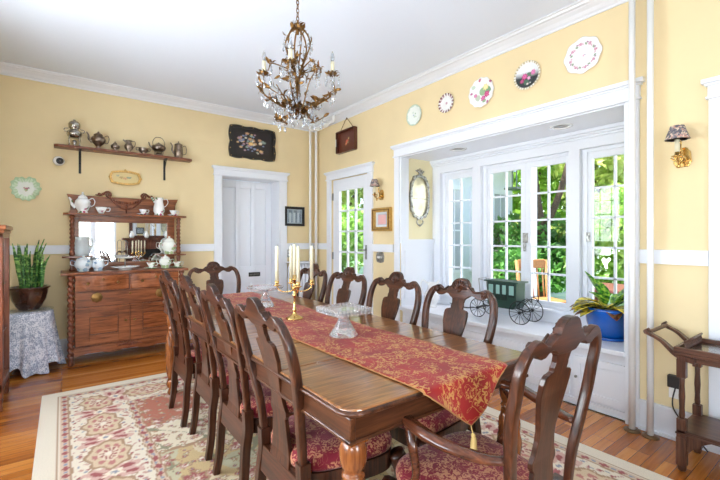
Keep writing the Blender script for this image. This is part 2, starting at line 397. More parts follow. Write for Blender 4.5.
# bay windows
def bay_window(n,y0,y1,glz):
    fr=M().box(3.63,3.70,y0,y0+.03,.6,2.02).box(3.63,3.70,y1-.045,y1,.6,2.02).box(3.63,3.70,y0+.03,y1-.045,1.99,2.02).box(3.63,3.70,y0+.03,y1-.045,.6,.62)
    root=struct(f'window_{n}',fr,'white_trim',bev=.003)
    for i,(ga,gb) in enumerate(glz):
        a=y0+.031 if i==0 else (glz[i-1][1]+ga)/2+.001; b=y1-.046 if i==len(glz)-1 else (gb+glz[i+1][0])/2-.001; s=M()
        s.box(3.64,3.68,a,ga,.62,1.99).box(3.64,3.68,gb,b,.62,1.99).box(3.64,3.68,ga,gb,1.935,1.99).box(3.64,3.68,ga,gb,.62,.655)
        mid=(ga+gb)/2
        s.box(3.648,3.672,mid-.009,mid+.009,.655,1.935)
        for k in range(1,5): z=.655+.256*k; s.box(3.648,3.672,ga,gb,z-.009,z+.009)
        so=s.build('sash','white_trim',root,bev=.002)
        M().box(3.658,3.662,ga,gb,.655,1.935).build('pane','window_glass',so)
    return root
w1=bay_window(1,2.70,3.175,[(2.76,3.085)]); w2=bay_window(2,1.68,2.605,[(1.733,2.067),(2.172,2.516)]); w3=bay_window(3,1.10,1.59,[(1.17,1.51)])
M().box(3.626,3.64,2.095,2.145,1.2,1.3).lathe([(0,0),(.012,0),(.015,.06),(.006,.09),(0,.09)],(3.62,2.12,1.12),8).build('window_latch','pewter',w2,bev=.002)
M().box(3.626,3.64,1.525,1.555,1.22,1.3).box(3.61,3.626,1.53,1.55,1.245,1.275).build('window_latch','pewter',w3,bev=.002)
# recessed ceiling lights of the bay
for i,(x,y) in enumerate(((3.28,1.6),(3.27,2.65))):
    r=thing('recessed_light',['round white recessed light in bay ceiling above the blue pot end','round white recessed light in bay ceiling nearer the oval mirror'][i],'ceiling light',(x,y,2.1705),group='recessed lights in the bay ceiling')
    M().lathe([(.055,-.0),(.085,0),(.088,-.006),(.08,-.01),(.06,-.006),(.055,0)],(0,0,.001),28).build('trim_ring','porcelain',r)
    M().lathe([(0,-.003),(.056,-.003),(.056,0),(0,0)],(0,0,0),28).build('lens','steel',r)
# french door (right wall)
d=M(); X0,X1=3.07,3.11
d.box(X0,X1,3.88,4.0,.01,2.06).box(X0,X1,4.55,4.70,.01,2.06).box(X0,X1,4.0,4.55,1.90,2.06).box(X0,X1,4.0,4.55,.60,.78).box(X0,X1,4.0,4.55,.01,.18).box(X0+.012,X1-.012,4.0,4.55,.18,.6)
for k in (1,2): y=4.0+.55*k/3; d.box(X0+.005,X1-.005,y-.012,y+.012,.78,1.90)
for k in (1,2,3): z=.78+.28*k; d.box(X0+.005,X1-.005,4.0,4.55,z-.012,z+.012)
fd=struct('door_1',d,'white_door',bev=.002)
M().box(3.089,3.092,4.0,4.55,.78,1.9).build('pane','window_glass',fd)
M().box(3.062,3.07,3.92,3.955,.98,1.16).tube([(3.065,3.937,1.1),(3.02,3.937,1.1),(3.015,3.95,1.1),(3.015,4.03,1.1)],.009,8).build('door_handle','pewter',fd)
for z in (1.0,1.83): M().box(3.055,3.07,4.69,4.715,z-.05,z+.05).build('hinge','steel',fd)
struct('door_2',M().box(3.07,3.11,-.41,.51,.01,2.06),'white_door')
# back door, deep in its reveal
d=M(); Y0,Y1=5.44,5.48
cols=[(1.74,1.93),(1.99,2.155),(2.215,2.375)]
xs=[1.674]+[v for c in cols for v in c]+[2.466]
for a,b in ((xs[0],xs[1]),(xs[2],xs[3]),(xs[4],xs[5]),(xs[6],xs[7])): d.box(a,b,Y0,Y1,.01,2.055)
for a,b in cols: d.box(a,b,Y0,Y1,1.95,2.055).box(a,b,Y0,Y1,.62,.85).box(a,b,Y0,Y1,.01,.2).box(a,b,Y0+.02,Y1,.85,1.95).box(a,b,Y0+.02,Y1,.2,.62)
bd=struct('door_3',d,'white_door',bev=.004)
pl=M().box(2.12,2.29,5.43,5.44,.70,.76).build('name_plate','black_iron',bd,bev=.002)
x=2.135
g=M()
for k in range(9):                               # row of raised, unreadable pale marks on the small black plate
    g.box(x+k*.016,x+k*.016+.009,5.4285,5.43,.72,.74)
g.build('plate_ornament','silver',pl)
# front window, seen in the sideboard mirror; left windows are unseen, added for light
def leaded(n,kind,p,a0,a1,cells):
    def bx(m,d0,d1,a,b,c,e):
        return m.box(p+d0,p+d1,a,b,c,e) if kind=='x' else m.box(a,b,p+d0,p+d1,c,e)
    f=M(); bx(f,-.02,.15,a0,a0+.05,.6,2.3); bx(f,-.02,.15,a1-.05,a1,.6,2.3); bx(f,-.02,.15,a0,a1,2.22,2.3); bx(f,-.02,.15,a0,a1,.6,.66); bx(f,.05,.1,(a0+a1)/2-.06,(a0+a1)/2+.06,.66,2.22)
    for k in range(5): z=.66+1.56*(k+1)/6; bx(f,.07,.085,a0+.05,a1-.05,z-.007,z+.007)
    for k in range(1,cells): y=a0+(a1-a0)*k/cells; bx(f,.07,.085,y-.007,y+.007,.66,2.22)
    r=struct(f'window_{n}',f,'white_trim'); m=M(); bx(m,.076,.079,a0+.05,a1-.05,.66,2.22); m.build('pane','window_glass',r); return r
leaded(4,'y',-2.15,.15,1.15,6); leaded(5,'x',-1.05,-1.5,-.2,6); leaded(6,'x',-1.05,.5,2.0,6); leaded(7,'x',-1.05,2.3,3.5,6)
# ================================================================= OUTSIDE
struct('trim_18',M().box(-3.4,-1.2,-2.3,5.6,CZ,CZ+.12),'white_trim')      # unseen slab added to block the sun at the left windows
struct('porch_floor',M().box(3.72,7.0,-1.5,9,-.25,0.0),'deck')
tag(struct('lawn_ground',M().box(7.0,40,-12,34,-.5,-.25),'lawn'),kind='structure')
def foliage(m,blobs,leaf,rs):
    for (c,r,n) in blobs:
        p=rs.normal(size=(n,3)); p/=np.linalg.norm(p,axis=1)[:,None]; rad=rs.uniform(.55,1.0,n)**.5
        q=np.array(c)+p*rad[:,None]*np.array(r)
        for i in range(n):
            a=rs.normal(size=3); a/=np.linalg.norm(a); b=np.cross(a,rs.normal(size=3)); b/=np.linalg.norm(b)+1e-6
            L=leaf*rs.uniform(.7,1.4); o=q[i]; nn=np.cross(a,b)*L*.15
            m.add([o-a*L,o+b*L*.5+nn,o+a*L,o-b*L*.5+nn],[(0,1,2,3)])
    return m
def bush(name,label,cat,mat,x,y,h,w,n,leaf,group=None,seed=1,trunk=None,zb=-.25):
    rs=np.random.RandomState(seed); t=thing(name,label,cat,(x,y,zb),group=group)
    th=trunk or h*.25
    st=M()
    for k in range(5):
        a=k*1.26+seed; st.tube(spl([(0,0,0),(.04*w*cos(a),.04*w*sin(a),th*.6),(.25*w*cos(a),.25*w*sin(a),max(th,h*.6))],4),[(.035*(1 if not trunk else 3.2))*(1-.06*i) for i in range(9)],6)
    st.build('trunk','bark',t)
    bl=[]
    for k in range(7):
        a=rs.uniform(0,2*PI); rr=rs.uniform(0,.32)*w; zc=th+(h-th)*rs.uniform(.2,.75) if k else th+(h-th)*.5
        s=rs.uniform(.28,.42); bl.append(((rr*cos(a),rr*sin(a),zc),(w*s,w*s,(h-th)*.36),n//7))
    foliage(M(),bl,leaf,rs).build('foliage',mat,t); return t
specs=[('leafy_bush','bright green bush outside the right-hand bay window','shrub','leaf_a',7.6,2.4,2.3,2.2,5200,.075),
('leafy_bush','mid green bush behind the empty patio chair outside','shrub','leaf_b',8.0,4.5,1.9,2.0,4500,.075),
('leafy_bush','small rounded bush outside the left half of the double window','shrub','leaf_b',6.6,4.35,1.4,.9,2200,.055),
('leafy_bush','broad yellow green bush beyond the patio outside the double window','shrub','leaf_c',10.6,6.2,2.2,2.2,4200,.09),
('leafy_bush','green bush seen through the glazed door','shrub','leaf_a',6.9,10.4,2.4,2.6,4200,.09),
('leafy_bush','low green bush right of the trunk outside','shrub','leaf_a',9.6,3.2,2.4,2.4,4000,.085),
('garden_tree','tall pale green tree beyond the bushes outside the right-hand window','tree','leaf_c',12.0,4.2,6.5,4.6,6000,.13),
('garden_tree','tall light green tree behind the trunk outside the double window','tree','leaf_a',13.0,8.4,7.0,5.4,6500,.14),
('garden_tree','tall pale tree beyond the white wing outside the left windows','tree','leaf_c',12.5,13.2,7.0,6.0,6000,.15),
('garden_tree','far tree in the garden seen through the glazed door','tree','leaf_c',9.5,15.0,6.5,5.5,5000,.15)]
for i,(nm,lb,ct,mt,x,y,h,w,n,lf) in enumerate(specs):
    bush(nm,lb,ct,mt,x,y,h,w,n,lf,seed=i+3,trunk=(1.6 if ct=='tree' else None))
t=thing('garden_tree','big forked brown trunk outside the right half of the double window','tree',(7.9,4.25,-.25))
M().tube(spl([(0,0,0),(.03,.02,1.4),(-.05,.1,2.4),(-.1,.3,4.2)],5),[.13-.004*i for i in range(16)],10).tube(spl([(0,.02,1.5),(.2,-.3,2.5),(.3,-.7,4.2)],5),[.07-.002*i for i in range(11)],8).build('trunk','bark',t)
foliage(M(),[((0,.4,4.6),(1.6,1.6,1.1),1800),((.5,-1.2,4.5),(1.5,1.5,1.0),1500)],.12,np.random.RandomState(9)).build('foliage','leaf_a',t)
# white house wing beyond the patio
w=M().box(6.2,9.0,5.6,8.0,-.24,3.6)
hw=tag(w.build('house_wing','siding'),'white house wing with tall windows outside the left bay windows','building')
for k,x in enumerate((6.5,7.35,8.2)):
    f=M().box(x-.04,x+.56,5.56,5.6,.5,.56).box(x-.04,x+.56,5.56,5.6,2.3,2.4).box(x-.04,x,5.56,5.6,.56,2.3).box(x+.52,x+.56,5.56,5.6,.56,2.3).box(x+.25,x+.27,5.57,5.6,.56,2.3).box(x,x+.52,5.57,5.6,1.4,1.43).build('window','white_trim',hw)
    M().box(x,x+.52,5.585,5.6,.56,2.3).build('pane','shade_window',f)
for k,(x,y,lb) in enumerate(((5.6,3.14,'white porch post outside the right half of the double window'),(5.6,4.72,'white porch post outside the left half of the double window'),(5.6,5.75,'white porch post outside the left bay window'))):
    p=thing('porch_post',lb,'post',(x,y,0),group=None)
    M().box(-.038,.038,-.038,.038,.12,2.7).build('shaft','white_trim',p,bev=.005); M().box(-.055,.055,-.055,.055,0,.12).build('base','white_trim',p,bev=.008); M().box(-.08,.08,-.08,.08,2.7,2.8).build('capital','white_trim',p,bev=.008)
tag(struct('porch_beam',M().box(5.52,5.68,1.5,5.9,2.8,3.0),'white_trim'),kind='structure')
# lantern on post
l=thing('lantern','dark green square lantern hanging from the porch beam outside','lantern',(5.6,3.45,2.0))
M().tube([(0,0,.5),(0,0,.8)],.006,6).build('chain','black_iron',l)
M().box(-.11,.11,-.11,.11,0,.03).box(-.1,-.085,-.1,-.085,.03,.36).box(.085,.1,-.1,-.085,.03,.36).box(-.1,-.085,.085,.1,.03,.36).box(.085,.1,.085,.1,.03,.36).box(-.12,.12,-.12,.12,.36,.39).lathe([(.11,.39),(.02,.48),(.01,.5)],(0,0,0),4).build('frame','green_paint',l)
# patio chair and table outside
pc=thing('patio_chair','honey coloured wooden chair on the patio outside the double window','chair',(5.0,2.66,0),rz=2.7)
M().box(-.24,.24,-.22,.22,.42,.45).build('seat','patio_wood',pc,bev=.01)
for sx in (-1,1):
    M().box(sx*.21-.022,sx*.21+.022,.17,.21,0,.42).build('leg','patio_wood',pc,bev=.004); M().tube([(sx*.21,-.2,0),(sx*.21,-.2,.45),(sx*.22,-.27,.95)],.024,8).build('leg','patio_wood',pc)
M().box(-.2,.2,-.275,-.245,.84,.96).build('backrest','patio_wood',pc,bev=.01)
for k in range(5): M().tube([(-.16+.08*k,-.21,.44),(-.16+.08*k,-.26,.85)],.011,6).build('spindle','patio_wood',pc)
pt=thing('patio_table','dark wooden table on the patio beside the honey coloured chair','table',(5.35,1.98,0))
M().box(-.38,.38,-.38,.38,.62,.66).build('table_top','patio_dark',pt,bev=.008)
for sx in (-1,1):
    for sy in (-1,1): M().box(sx*.32-.03,sx*.32+.03,sy*.32-.03,sy*.32+.03,0,.62).build('leg','patio_dark',pt)
# ================================================================= RUG
def rugcolor(u,v,W,H):
    """u,v metres; centred pattern in numpy arrays"""
    c=lambda r,g,b:np.array(srgb(*(v*.72+w*.28 for v,w in zip((r,g,b),(222,208,188))))[:3])
    u0,v0=u,v; u=u0+.006*np.sin(v0*43+2*np.sin(u0*19))*(np.minimum(u0,W-u0)>.17); v=v0+.006*np.sin(u0*47+2*np.sin(v0*23))*(np.minimum(v0,H-v0)>.17)
    n=u.size; col=np.tile(c(228,218,198),(n,1))
    ex=np.minimum(u,W-u); ey=np.minimum(v,H-v); e=np.minimum(ex,ey)
    # position along the border
    al=np.where(ex<ey,v,u)
    def put(mask,k): col[mask]=k
    RED=c(140,52,58);PK=c(188,140,128);GO=c(196,160,108);BR=c(152,112,82);BL=c(120,130,150);CR=c(232,224,208);GR=c(176,178,140);DG=c(120,118,90)
    sn=np.sin
    # edging line
    put((e>.10)&(e<.107),BR)
    # inner & outer guard stripes
    for a,b in ((.115,.165),(.52,.565)):
        m=(e>a)&(e<b); put(m,c(206,176,150)); put(m&((np.abs((al*11)%1-.5)+np.abs((e-(a+b)/2)*18)<.34)),RED); put(m&((np.abs(((al+.045)*11)%1-.5)+np.abs((e-(a+b)/2)*20)<.2)),BL)
        put((np.abs(e-a)<.004)|(np.abs(e-b)<.004),BR)
    # main border : medallions every .46 m with vines
    m=(e>.18)&(e<.505); P=.46; q=(al/P)%1-.5; x=q*P; y=e-.3425; k=np.floor(al/P)
    r=np.hypot(x/.17,y/.105); th=np.arctan2(y/.105,x/.17); rr=r/(1+.07*np.cos(8*th)+.03*np.cos(3*th+k))
    put(m&(rr<1.06)&(rr>.9),BR); put(m&(rr<=.92),c(208,182,146)); put(m&(rr<.72)&(np.cos(8*th)>-.2),c(176,96,92)); put(m&(rr<.5),c(222,200,172)); put(m&(rr<.42)&(np.cos(10*th)>.1),RED); put(m&(rr<.14),CR)
    x2=(((al/P)+.5)%1-.5)*P; r2=np.hypot(x2/.10,y/.13); t2=np.arctan2(y/.13,x2/.10); r3=r2/(1+.25*np.cos(6*t2))
    put(m&(r3<1)&(rr>1.06),c(206,160,148)); put(m&(r3<.75)&(np.cos(6*t2+.5)>0)&(rr>1.06),RED); put(m&(r3<.35),c(236,222,200)); put(m&(r3<.15),BL)
    vine=np.abs(y-.115*sn(al*2*PI/P*1.0)*np.cos(al*2*PI/P*3))<.006
    put(m&vine&(rr>1.06)&(r3>1),BR)
    lv=(sn(al*68)*sn(e*74+sn(al*23)*2)>.66)&(rr>1.1)&(r3>1.02)&m; put(lv,PK)
    lv=(sn(al*55+1)*sn(e*63+sn(al*31)*2)>.8)&(rr>1.1)&(r3>1.02)&m; put(lv,RED)
    lv=(sn(al*47+2)*sn(e*81+2)>.86)&(rr>1.1)&(r3>1.02)&m; put(lv,BL)
    # field
    f=e>=.57; U=u-W/2; V=v-H/2; aU=np.abs(U); aV=np.abs(V)
    base=f.copy(); put(base,c(196,166,112))
    nz=sn(U*7+sn(V*5)*1.3)*sn(V*6+sn(U*4)*1.5)
    put(f&(nz>.25),c(186,182,146)); put(f&(nz<-.35),c(214,198,160))
    cor=np.hypot((W/2-.57-aU)/.75,(H/2-.57-aV)/.95); ca=cor/(1+.07*sn(9*np.arctan2(H/2-aV,W/2-aU+1e-6)))
    put(f&(ca<1.0),c(226,214,186)); put(f&(np.abs(ca-1.0)<.02),BR); put(f&(ca<.55),c(168,84,66)); put(f&(np.abs(ca-.55)<.02),CR)
    # scattered flowers on a jittered lattice
    for (s,jit,ra,cols_) in ((.31,.07,.060,(RED,CR,PK)),(.15,.05,.030,(PK,RED,CR)),(.085,.035,.014,(RED,BL,GO)),(.11,.03,.016,(BR,CR,GR))):
        gi=np.floor(u/s+jit*7); gj=np.floor(v/s+jit*3)
        h1=np.modf(np.abs(np.sin(gi*127.1+gj*311.7+s*99)*43758.5))[0]; h2=np.modf(np.abs(np.sin(gi*269.5+gj*183.3+s*31)*21758.5))[0]
        cx=(gi-jit*7+.5)*s+(h1-.5)*s*.5; cy=(gj-jit*3+.5)*s+(h2-.5)*s*.5
        d=np.hypot(u-cx,v-cy); t=np.arctan2(v-cy,u-cx)+h1*6; rr=d/(ra*(.8+.4*h2)*(1+.22*np.cos(6*t)))
        put(f&(rr<1.0)&(rr>.78),BR); put(f&(rr<=.8),cols_[0]); put(f&(rr<.62)&(np.cos(6*t)<.35),cols_[2]); put(f&(rr<.28),cols_[1])
    vv=np.abs(sn(U*13+sn(V*9)*2)+sn(V*12+sn(U*10)*2))<.035
    put(f&vv,DG)
    wv=np.abs(sn(U*21+sn(V*17)*2)+sn(V*19+sn(U*16)*2.2)-.9)<.05
    put(f&wv,c(168,110,88))
    return col
def make_rug(x0,x1,y0,y1,h=.012,s=.0085):
    W=x1-x0;H=y1-y0; nx=int(W/s);ny=int(H/s)
    X,Y=np.meshgrid(np.linspace(x0,x1,nx+1),np.linspace(y0,y1,ny+1)); V=np.stack([X.ravel(),Y.ravel(),np.full(X.size,h)],1)
    i,j=np.meshgrid(np.arange(nx),np.arange(ny)); a=(j*(nx+1)+i).ravel(); F=np.stack([a,a+1,a+nx+2,a+nx+1],1)
    m=M(); m.v=V.tolist(); m.f=F.tolist(); m.sm=[False]*len(F); col=rugcolor(X.ravel()-x0,Y.ravel()-y0,W,H)
    b=len(m.v); c4=[(x0,y0),(x1,y0),(x1,y1),(x0,y1)]
    m.v+=[(a,b_,0.0) for a,b_ in c4]; g=[0,nx,(nx+1)*(ny+1)-1,(nx+1)*ny]
    for k in range(4): m.f.append((b+k,b+(k+1)%4,g[(k+1)%4],g[k])); m.sm.append(False)
    m.f.append((b+3,b+2,b+1,b)); m.sm.append(False)
    m.col=np.concatenate([col,np.tile(srgb(225,215,195)[:3],(4,1))])
    return tag(m.build('area_rug','rug'),'large cream, red and gold floral rug under the dining table','rug')
make_rug(-.124,2.5,.15,3.975)
RZ=.012
# ================================================================= DINING TABLE
TX0,TX1,TY0,TY1,TT=.64,1.59,.90,3.47,.76
tb=thing('dining_table','long oak extension dining table with twisted legs under a red runner','table',(1.115,2.185,0))
def tl(m,name,mat,bev=0): m.m=None; o=m.build(name,mat,tb,bev); o.location=(0,0,0); return o
def off(m): 
    m.v=[(a-1.115,b-2.185,c) for a,b,c in m.v]; return m
seams=[.90,1.345,1.655,1.965,2.275,2.585,2.895,3.47]
def rc(x0,x1,y0,y1,rads,n=7):
    o=[]
    for (cx,cy,sx,sy,r,a0) in ((x0,y0,1,1,rads[0],PI),(x1,y0,-1,1,rads[1],1.5*PI),(x1,y1,-1,-1,rads[2],0),(x0,y1,1,-1,rads[3],.5*PI)):
        if r==0: o.append((cx,cy)); continue
        for k in range(n+1): a=a0+.5*PI*k/n; o.append((cx+sx*r+r*cos(a),cy+sy*r+r*sin(a)))
    return o
for i,(a,b) in enumerate(zip(seams,seams[1:])):
    r=(.06,.06,0,0) if i==0 else (0,0,.06,.06) if i==len(seams)-2 else (0,)*4
    g=.0012
    off(M().prism(rc(TX0,TX1,a+(g if i else 0),b-(g if i<len(seams)-2 else 0),r),TT-.024,TT)).build('table_leaf' if 0<i<len(seams)-2 else 'table_end','table_top',tb,bev=.004 if 0<i<len(seams)-2 else .007,seg=3)
ap=M(); i0=.012
off(M().box(TX0+i0,TX0+i0+.022,TY0+i0,TY1-i0,.668,TT-.024).box(TX0+i0-.004,TX0+i0+.022,TY0+i0-.004,TY1-i0+.004,.66,.672)).build('side_apron','table_apron',tb,bev=.003)
off(M().box(TX1-i0-.022,TX1-i0,TY0+i0,TY1-i0,.668,TT-.024).box(TX1-i0-.022,TX1-i0+.004,TY0+i0-.004,TY1-i0+.004,.66,.672)).build('side_apron','table_apron',tb,bev=.003)
off(M().box(TX0+i0+.001,TX1-i0-.001,TY0+i0+.001,TY0+i0+.022,.668,TT-.024).box(TX0+i0-.004,TX1-i0+.004,TY0+i0-.0035,TY0+i0+.022,.6605,.672)).build('end_apron','table_apron_x',tb,bev=.003)
off(M().box(TX0+i0+.001,TX1-i0-.001,TY1-i0-.022,TY1-i0-.001,.668,TT-.024)).build('end_apron','table_apron_x',tb,bev=.003)
mp=rc(TX0-.001,TX1+.001,TY0-.001,TY1+.001,(.06,)*4,8)
off(M().tube([(a,b,TT-.014) for a,b in mp],.0085,8,closed=True)).build('edge_moulding','table_apron',tb)
def table_leg(x,y):
    m=M(); pf=[(.0,.645),(.034,.645),(.036,.64),(.042,.625),(.043,.60),(.04,.575),(.034,.56),(.028,.55),(.033,.545),(.037,.538),(.033,.53),(.03,.522)]
    m.lathe([(r,z) for r,z in pf][::-1]+[],(x,y,0),20)
    m.lathe([(.032,.14)]+[(.032+.012*sin(PI*min(1,max(0,(z-.14)/.38)))+(.004 if z<.5 else 0),z) for z in [.16+.02*k for k in range(18)]]+[(.034,.522)],(x,y,0),36,fl=6,amp=.10,twist=11)
    m.lathe([(0,RZ),(.03,RZ),(.038,.03),(.03,.05),(.024,.06),(.04,.075),(.046,.095),(.04,.12),(.032,.14)],(x,y,0),20)
    m.box(x-.032,x+.032,y-.032,y+.032,.64,.735)
    off(m).build('leg','table_leg',tb,bev=0)
for x in (TX0+.062,TX1-.062):
    for y in (TY0+.065,TY1-.065): table_leg(x,y)
table_leg(1.115,2.0)
# ================================================================= RUNNER
def make_runner():
    m=M(); x0,x1=.905,1.362; nx=24; cx=(x0+x1)/2
    path=[]                                              # (y,z) along the length, from the far end to the near edge and down
    for k in range(60): path.append((3.44-k*(3.44-.895)/59,TT+.0035))
    for k in range(1,5): a=k/4*PI/2; path.append((.895-.018*sin(a),TT+.0035-.008*(1-cos(a))))
    L=len(path); drop=.155; nd=16
    vs=[];uv=[]
    for j in range(L+nd):
        for i in range(nx+1):
            q=i/nx; x=x0+(x1-x0)*q
            x+= .012*sin(j*.12)*(1 if j<L else .6)
            if j<L: y,z=path[j]; z+=.0012*sin(i*1.7+j*.5)+.001*sin(j*.9)
            else:
                s=(j-L+1)/nd; tri=1-abs(q-.5)*2; ln=.010+tri*(drop-.010); d=ln*s; w=1-.10*s
                x=cx+(x-cx)*w; y=.887-.010*sin(q*11+.6)*s-.016*s; z=TT-.0045-d; y-=.010
            vs.append((x,y,z)); 
            yy=3.44-path[min(j,L-1)][0] + (0 if j<L else (TT-z)); uv.append((x-x0,yy))
    R=L+nd; fs=[]
    for j in range(R-1):
        for i in range(nx): a=j*(nx+1)+i; fs.append((a,a+nx+1,a+nx+2,a+1))
    m.add(vs,fs,True); m.uv=uv
    o=m.build('table_runner','runner_damask'); sd=o.modifiers.new('th','SOLIDIFY'); sd.thickness=.0022; sd.offset=1
    # gold cord edge
    def edge(i): return [vs[j*(nx+1)+i] for j in range(R)]
    c=M().tube([(p[0],p[1],p[2]+.001) for p in edge(0)],.0022,6).tube([(p[0],p[1],p[2]+.001) for p in edge(nx)],.0022,6).tube([vs[(R-1)*(nx+1)+i] for i in range(nx+1)],.003,6)
    c.build('cord_edge','cord',o)
    tip=vs[(R-1)*(nx+1)+nx//2]
    tx,ty,tz=tip
    M().tube(spl([(tx,ty,tz),(tx,ty-.004,tz-.015),(tx+.004,ty-.006,tz-.03)],4),.002,6).ball((tx+.004,ty-.006,tz-.034),.008).lathe([(.006,0),(.009,-.01),(.011,-.04),(.013,-.065),(0,-.068)],(tx+.005,ty-.007,tz-.038),14,fl=7,amp=.12).build('tassel','tassel_gold',o)
    return tag(o,'red and gold damask table runner with tasselled pointed end, along the dining table','table runner')
make_runner()
# ================================================================= CHAIRS
def back_y(z):                                           # lean of the back
    if ARM[0]: return lerp1([(0,-.29),(.2,-.25),(.44,-.236),(.6,-.252),(.8,-.282),(1.03,-.325)],z)
    return lerp1([(0,-.27),(.2,-.225),(.44,-.205),(.6,-.225),(.8,-.265),(1.03,-.325)],z)
def outline_seat(wf,wb,d,n=44):
    o=[]
    for k in range(n):
        a=2*PI*k/n; ca,sa=cos(a),sin(a); e=.55
        x=math.copysign(abs(ca)**e,ca); y=math.copysign(abs(sa)**e,sa)
        w=(wb+(wf-wb)*(y+1)/2)/2; o.append((x*w,y*d/2))
    return o
SEC=[(-1,-.6),(-.8,-.85),(.8,-.85),(1,-.6),(1,.6),(.75,.95),(-.75,.95),(-1,.6)]
ARM=[False]
def chair(name,label,loc,rz,arms=False,group=None):
    ARM[0]=arms
    t=thing(name,label,'chair',loc,rz,group); sc=1.06 if arms else 1.0
    W='chair_wood'
    # rear legs
    for sx in (-1,1):
        pts=spl([(sx*.180,-.245,RZ),(sx*.176,-.228,.12),(sx*.172,-.218,.28),(sx*.168,-.205,.37),(sx*.168,-.207,.46)],4)
        M().tube(pts,[.0165+.005*i/(len(pts)-1) for i in range(len(pts))],sec=[(-1,-1),(1,-1),(1,1),(-1,1)],up=(0,1,0),sm=False).build('leg',W,t,bev=.003)
        # cabriole front leg with ball and claw foot
        pts=spl([(sx*.215,.185,.39),(sx*.235,.21,.32),(sx*.232,.205,.23),(sx*.215,.185,.13),(sx*.222,.20,.07)],5)
        n=len(pts); r=[lerp1([(0,.036),(.25,.038),(.5,.026),(.8,.016),(1,.018)],i/(n-1)) for i in range(n)]
        lg=M().tube(pts,r,10,up=(0,1,0)).ball((sx*.225,.208,RZ+.030),.031)
        for k in range(4):
            a=k*PI/2+PI/4; q=(sx*.225,.208)
            lg.tube([(q[0]+.012*cos(a),q[1]+.012*sin(a),RZ+.07),(q[0]+.032*cos(a),q[1]+.032*sin(a),RZ+.045),(q[0]+.033*cos(a),q[1]+.033*sin(a),RZ+.02),(q[0]+.024*cos(a),q[1]+.024*sin(a),RZ+.005)],[.01,.009,.008,.004],6)
        lg.build('leg',W,t)
    # hoop stiles
    for sx in (-1,1):
        prof=[(.167,.43),(.170,.50),(.177,.575),(.198,.67),(.218,.77),(.226,.85),(.218,.91),(.198,.95),(.165,.967)]
        pts=spl([(sx*(x if not arms else min(x,.217)),back_y(z),z) for x,z in prof],4); n=len(pts)
        M().tube(pts,[(.0125 if arms else .0145)+.003*sin(PI*i/(n-1)) for i in range(n)],sec=SEC,up=(0,1,0)).build('stile',W,t,bev=.002)
    # crest rail : carved bump, scrolled shoulders
    def top(x):
        a=abs(x); return lerp1([(0,1.032),(.018,1.031),(.036,1.024),(.050,1.010),(.056,1.002),(.060,.988),(.076,.987),(.082,.972),(.10,.962),(.118,.964),(.135,.976),(.155,.985),(.17,.984),(.188,.974),(.2,.964)],a)
    def bot(x):
        a=abs(x); return lerp1([(0,.925),(.05,.928),(.068,.942),(.085,.948),(.105,.942),(.12,.932),(.14,.930),(.155,.936),(.17,.946),(.19,.951),(.2,.953)],a)
    xs=[-.2+.4*k/60 for k in range(61)]; th=.024
    rows=[(x,bot(x),top(x)) for x in xs]
    def pos(x,z,sd): return (x,back_y(z)-.4*x*x*0+(th/2+.004*cos(x*14) if sd==0 else -th/2),z)
    cr=M().slab(rows,pos,3).build('crest_rail','chair_wood_x',t,bev=.003)
    cv=M()                                                # carved shell and scrolls on the front face
    for k in range(9):
        a=PI*(k+.5)/9; r0=.008;r1=.05
        P=lambda r:(r*cos(a),back_y(.972+r*sin(a))+th/2+.006,.972+r*sin(a))
        cv.tube([P(r0),P(r1*.6),P(r1)],[.003,.006,.005],6)
    cv.ball((0,back_y(.972)+th/2+.006,.968),.012)
    for sx in (-1,1):
        sp=[]
        for k in range(15):
            a=k*.62; r=.018*(1-k/17); sp.append((sx*(.158+r*cos(a)),back_y(.96)+th/2+.004,.958+r*sin(a)))
        cv.tube(sp,[.0055]*15,6)
        cv.tube([(sx*.07,back_y(.97)+th/2+.004,.985),(sx*.1,back_y(.97)+th/2+.004,.965),(sx*.14,back_y(.96)+th/2+.004,.972)],[.004,.006,.004],6)
    cv.build('carving',W,cr)
    # vase splat
    prof=[(.93,.050),(.92,.040),(.90,.036),(.885,.040),(.872,.038),(.868,.052),(.866,.064),(.858,.074),(.84,.077),(.80,.074),(.76,.064),(.72,.053),(.69,.046),(.66,.046),(.62,.054),(.60,.066),(.585,.066),(.57,.054),(.54,.058),(.51,.062),(.47,.068),(.43,.076),(.39,.082)]
    M().slab([(z,-w,w) for z,w in prof],lambda z,x,sd:(x,back_y(z)+(.008 if sd==0 else -.008)+.012*sin((z-.44)*6),z),2).build('splat',W,t,bev=.002)
    # seat rail
    ol=outline_seat(.50,.37,.43)
    o1=M(); n=len(ol); vs=[];fs=[]
    for z,s in ((.335,.97),(.34,1),(.405,1),(.405,.9)): vs+=[(x*s,y*s,z) for x,y in ol]
    for k in range(n):
        for q in range(3): fs.append((q*n+k,q*n+(k+1)%n,(q+1)*n+(k+1)%n,(q+1)*n+k))
    fs.append(tuple(range(n-1,-1,-1))); fs.append(tuple(range(3*n,4*n)))
    o1.add(vs,fs,False).build('seat_rail',W,t)
    M().slab([(x,.29,.395) for x in (-.155,-.05,.05,.155)],lambda x,z,sd:(x,back_y(z)+(.012 if sd==0 else -.012),z),2).build('back_rail','chair_wood_x',t,bev=.003)
    # upholstered seat
    vs=[];fs=[]; lv=[(.965,.404),(1.0,.415),(1.005,.434),(.985,.450),(.92,.462),(.78,.470),(.55,.476),(.25,.479)]
    for s,z in lv: vs+=[(x*s*.985,(y+.004)*s,z) for x,y in ol]
    for q in range(len(lv)-1):
        for k in range(n): fs.append((q*n+k,q*n+(k+1)%n,(q+1)*n+(k+1)%n,(q+1)*n+k))
    vs.append((0,0,.480)); 
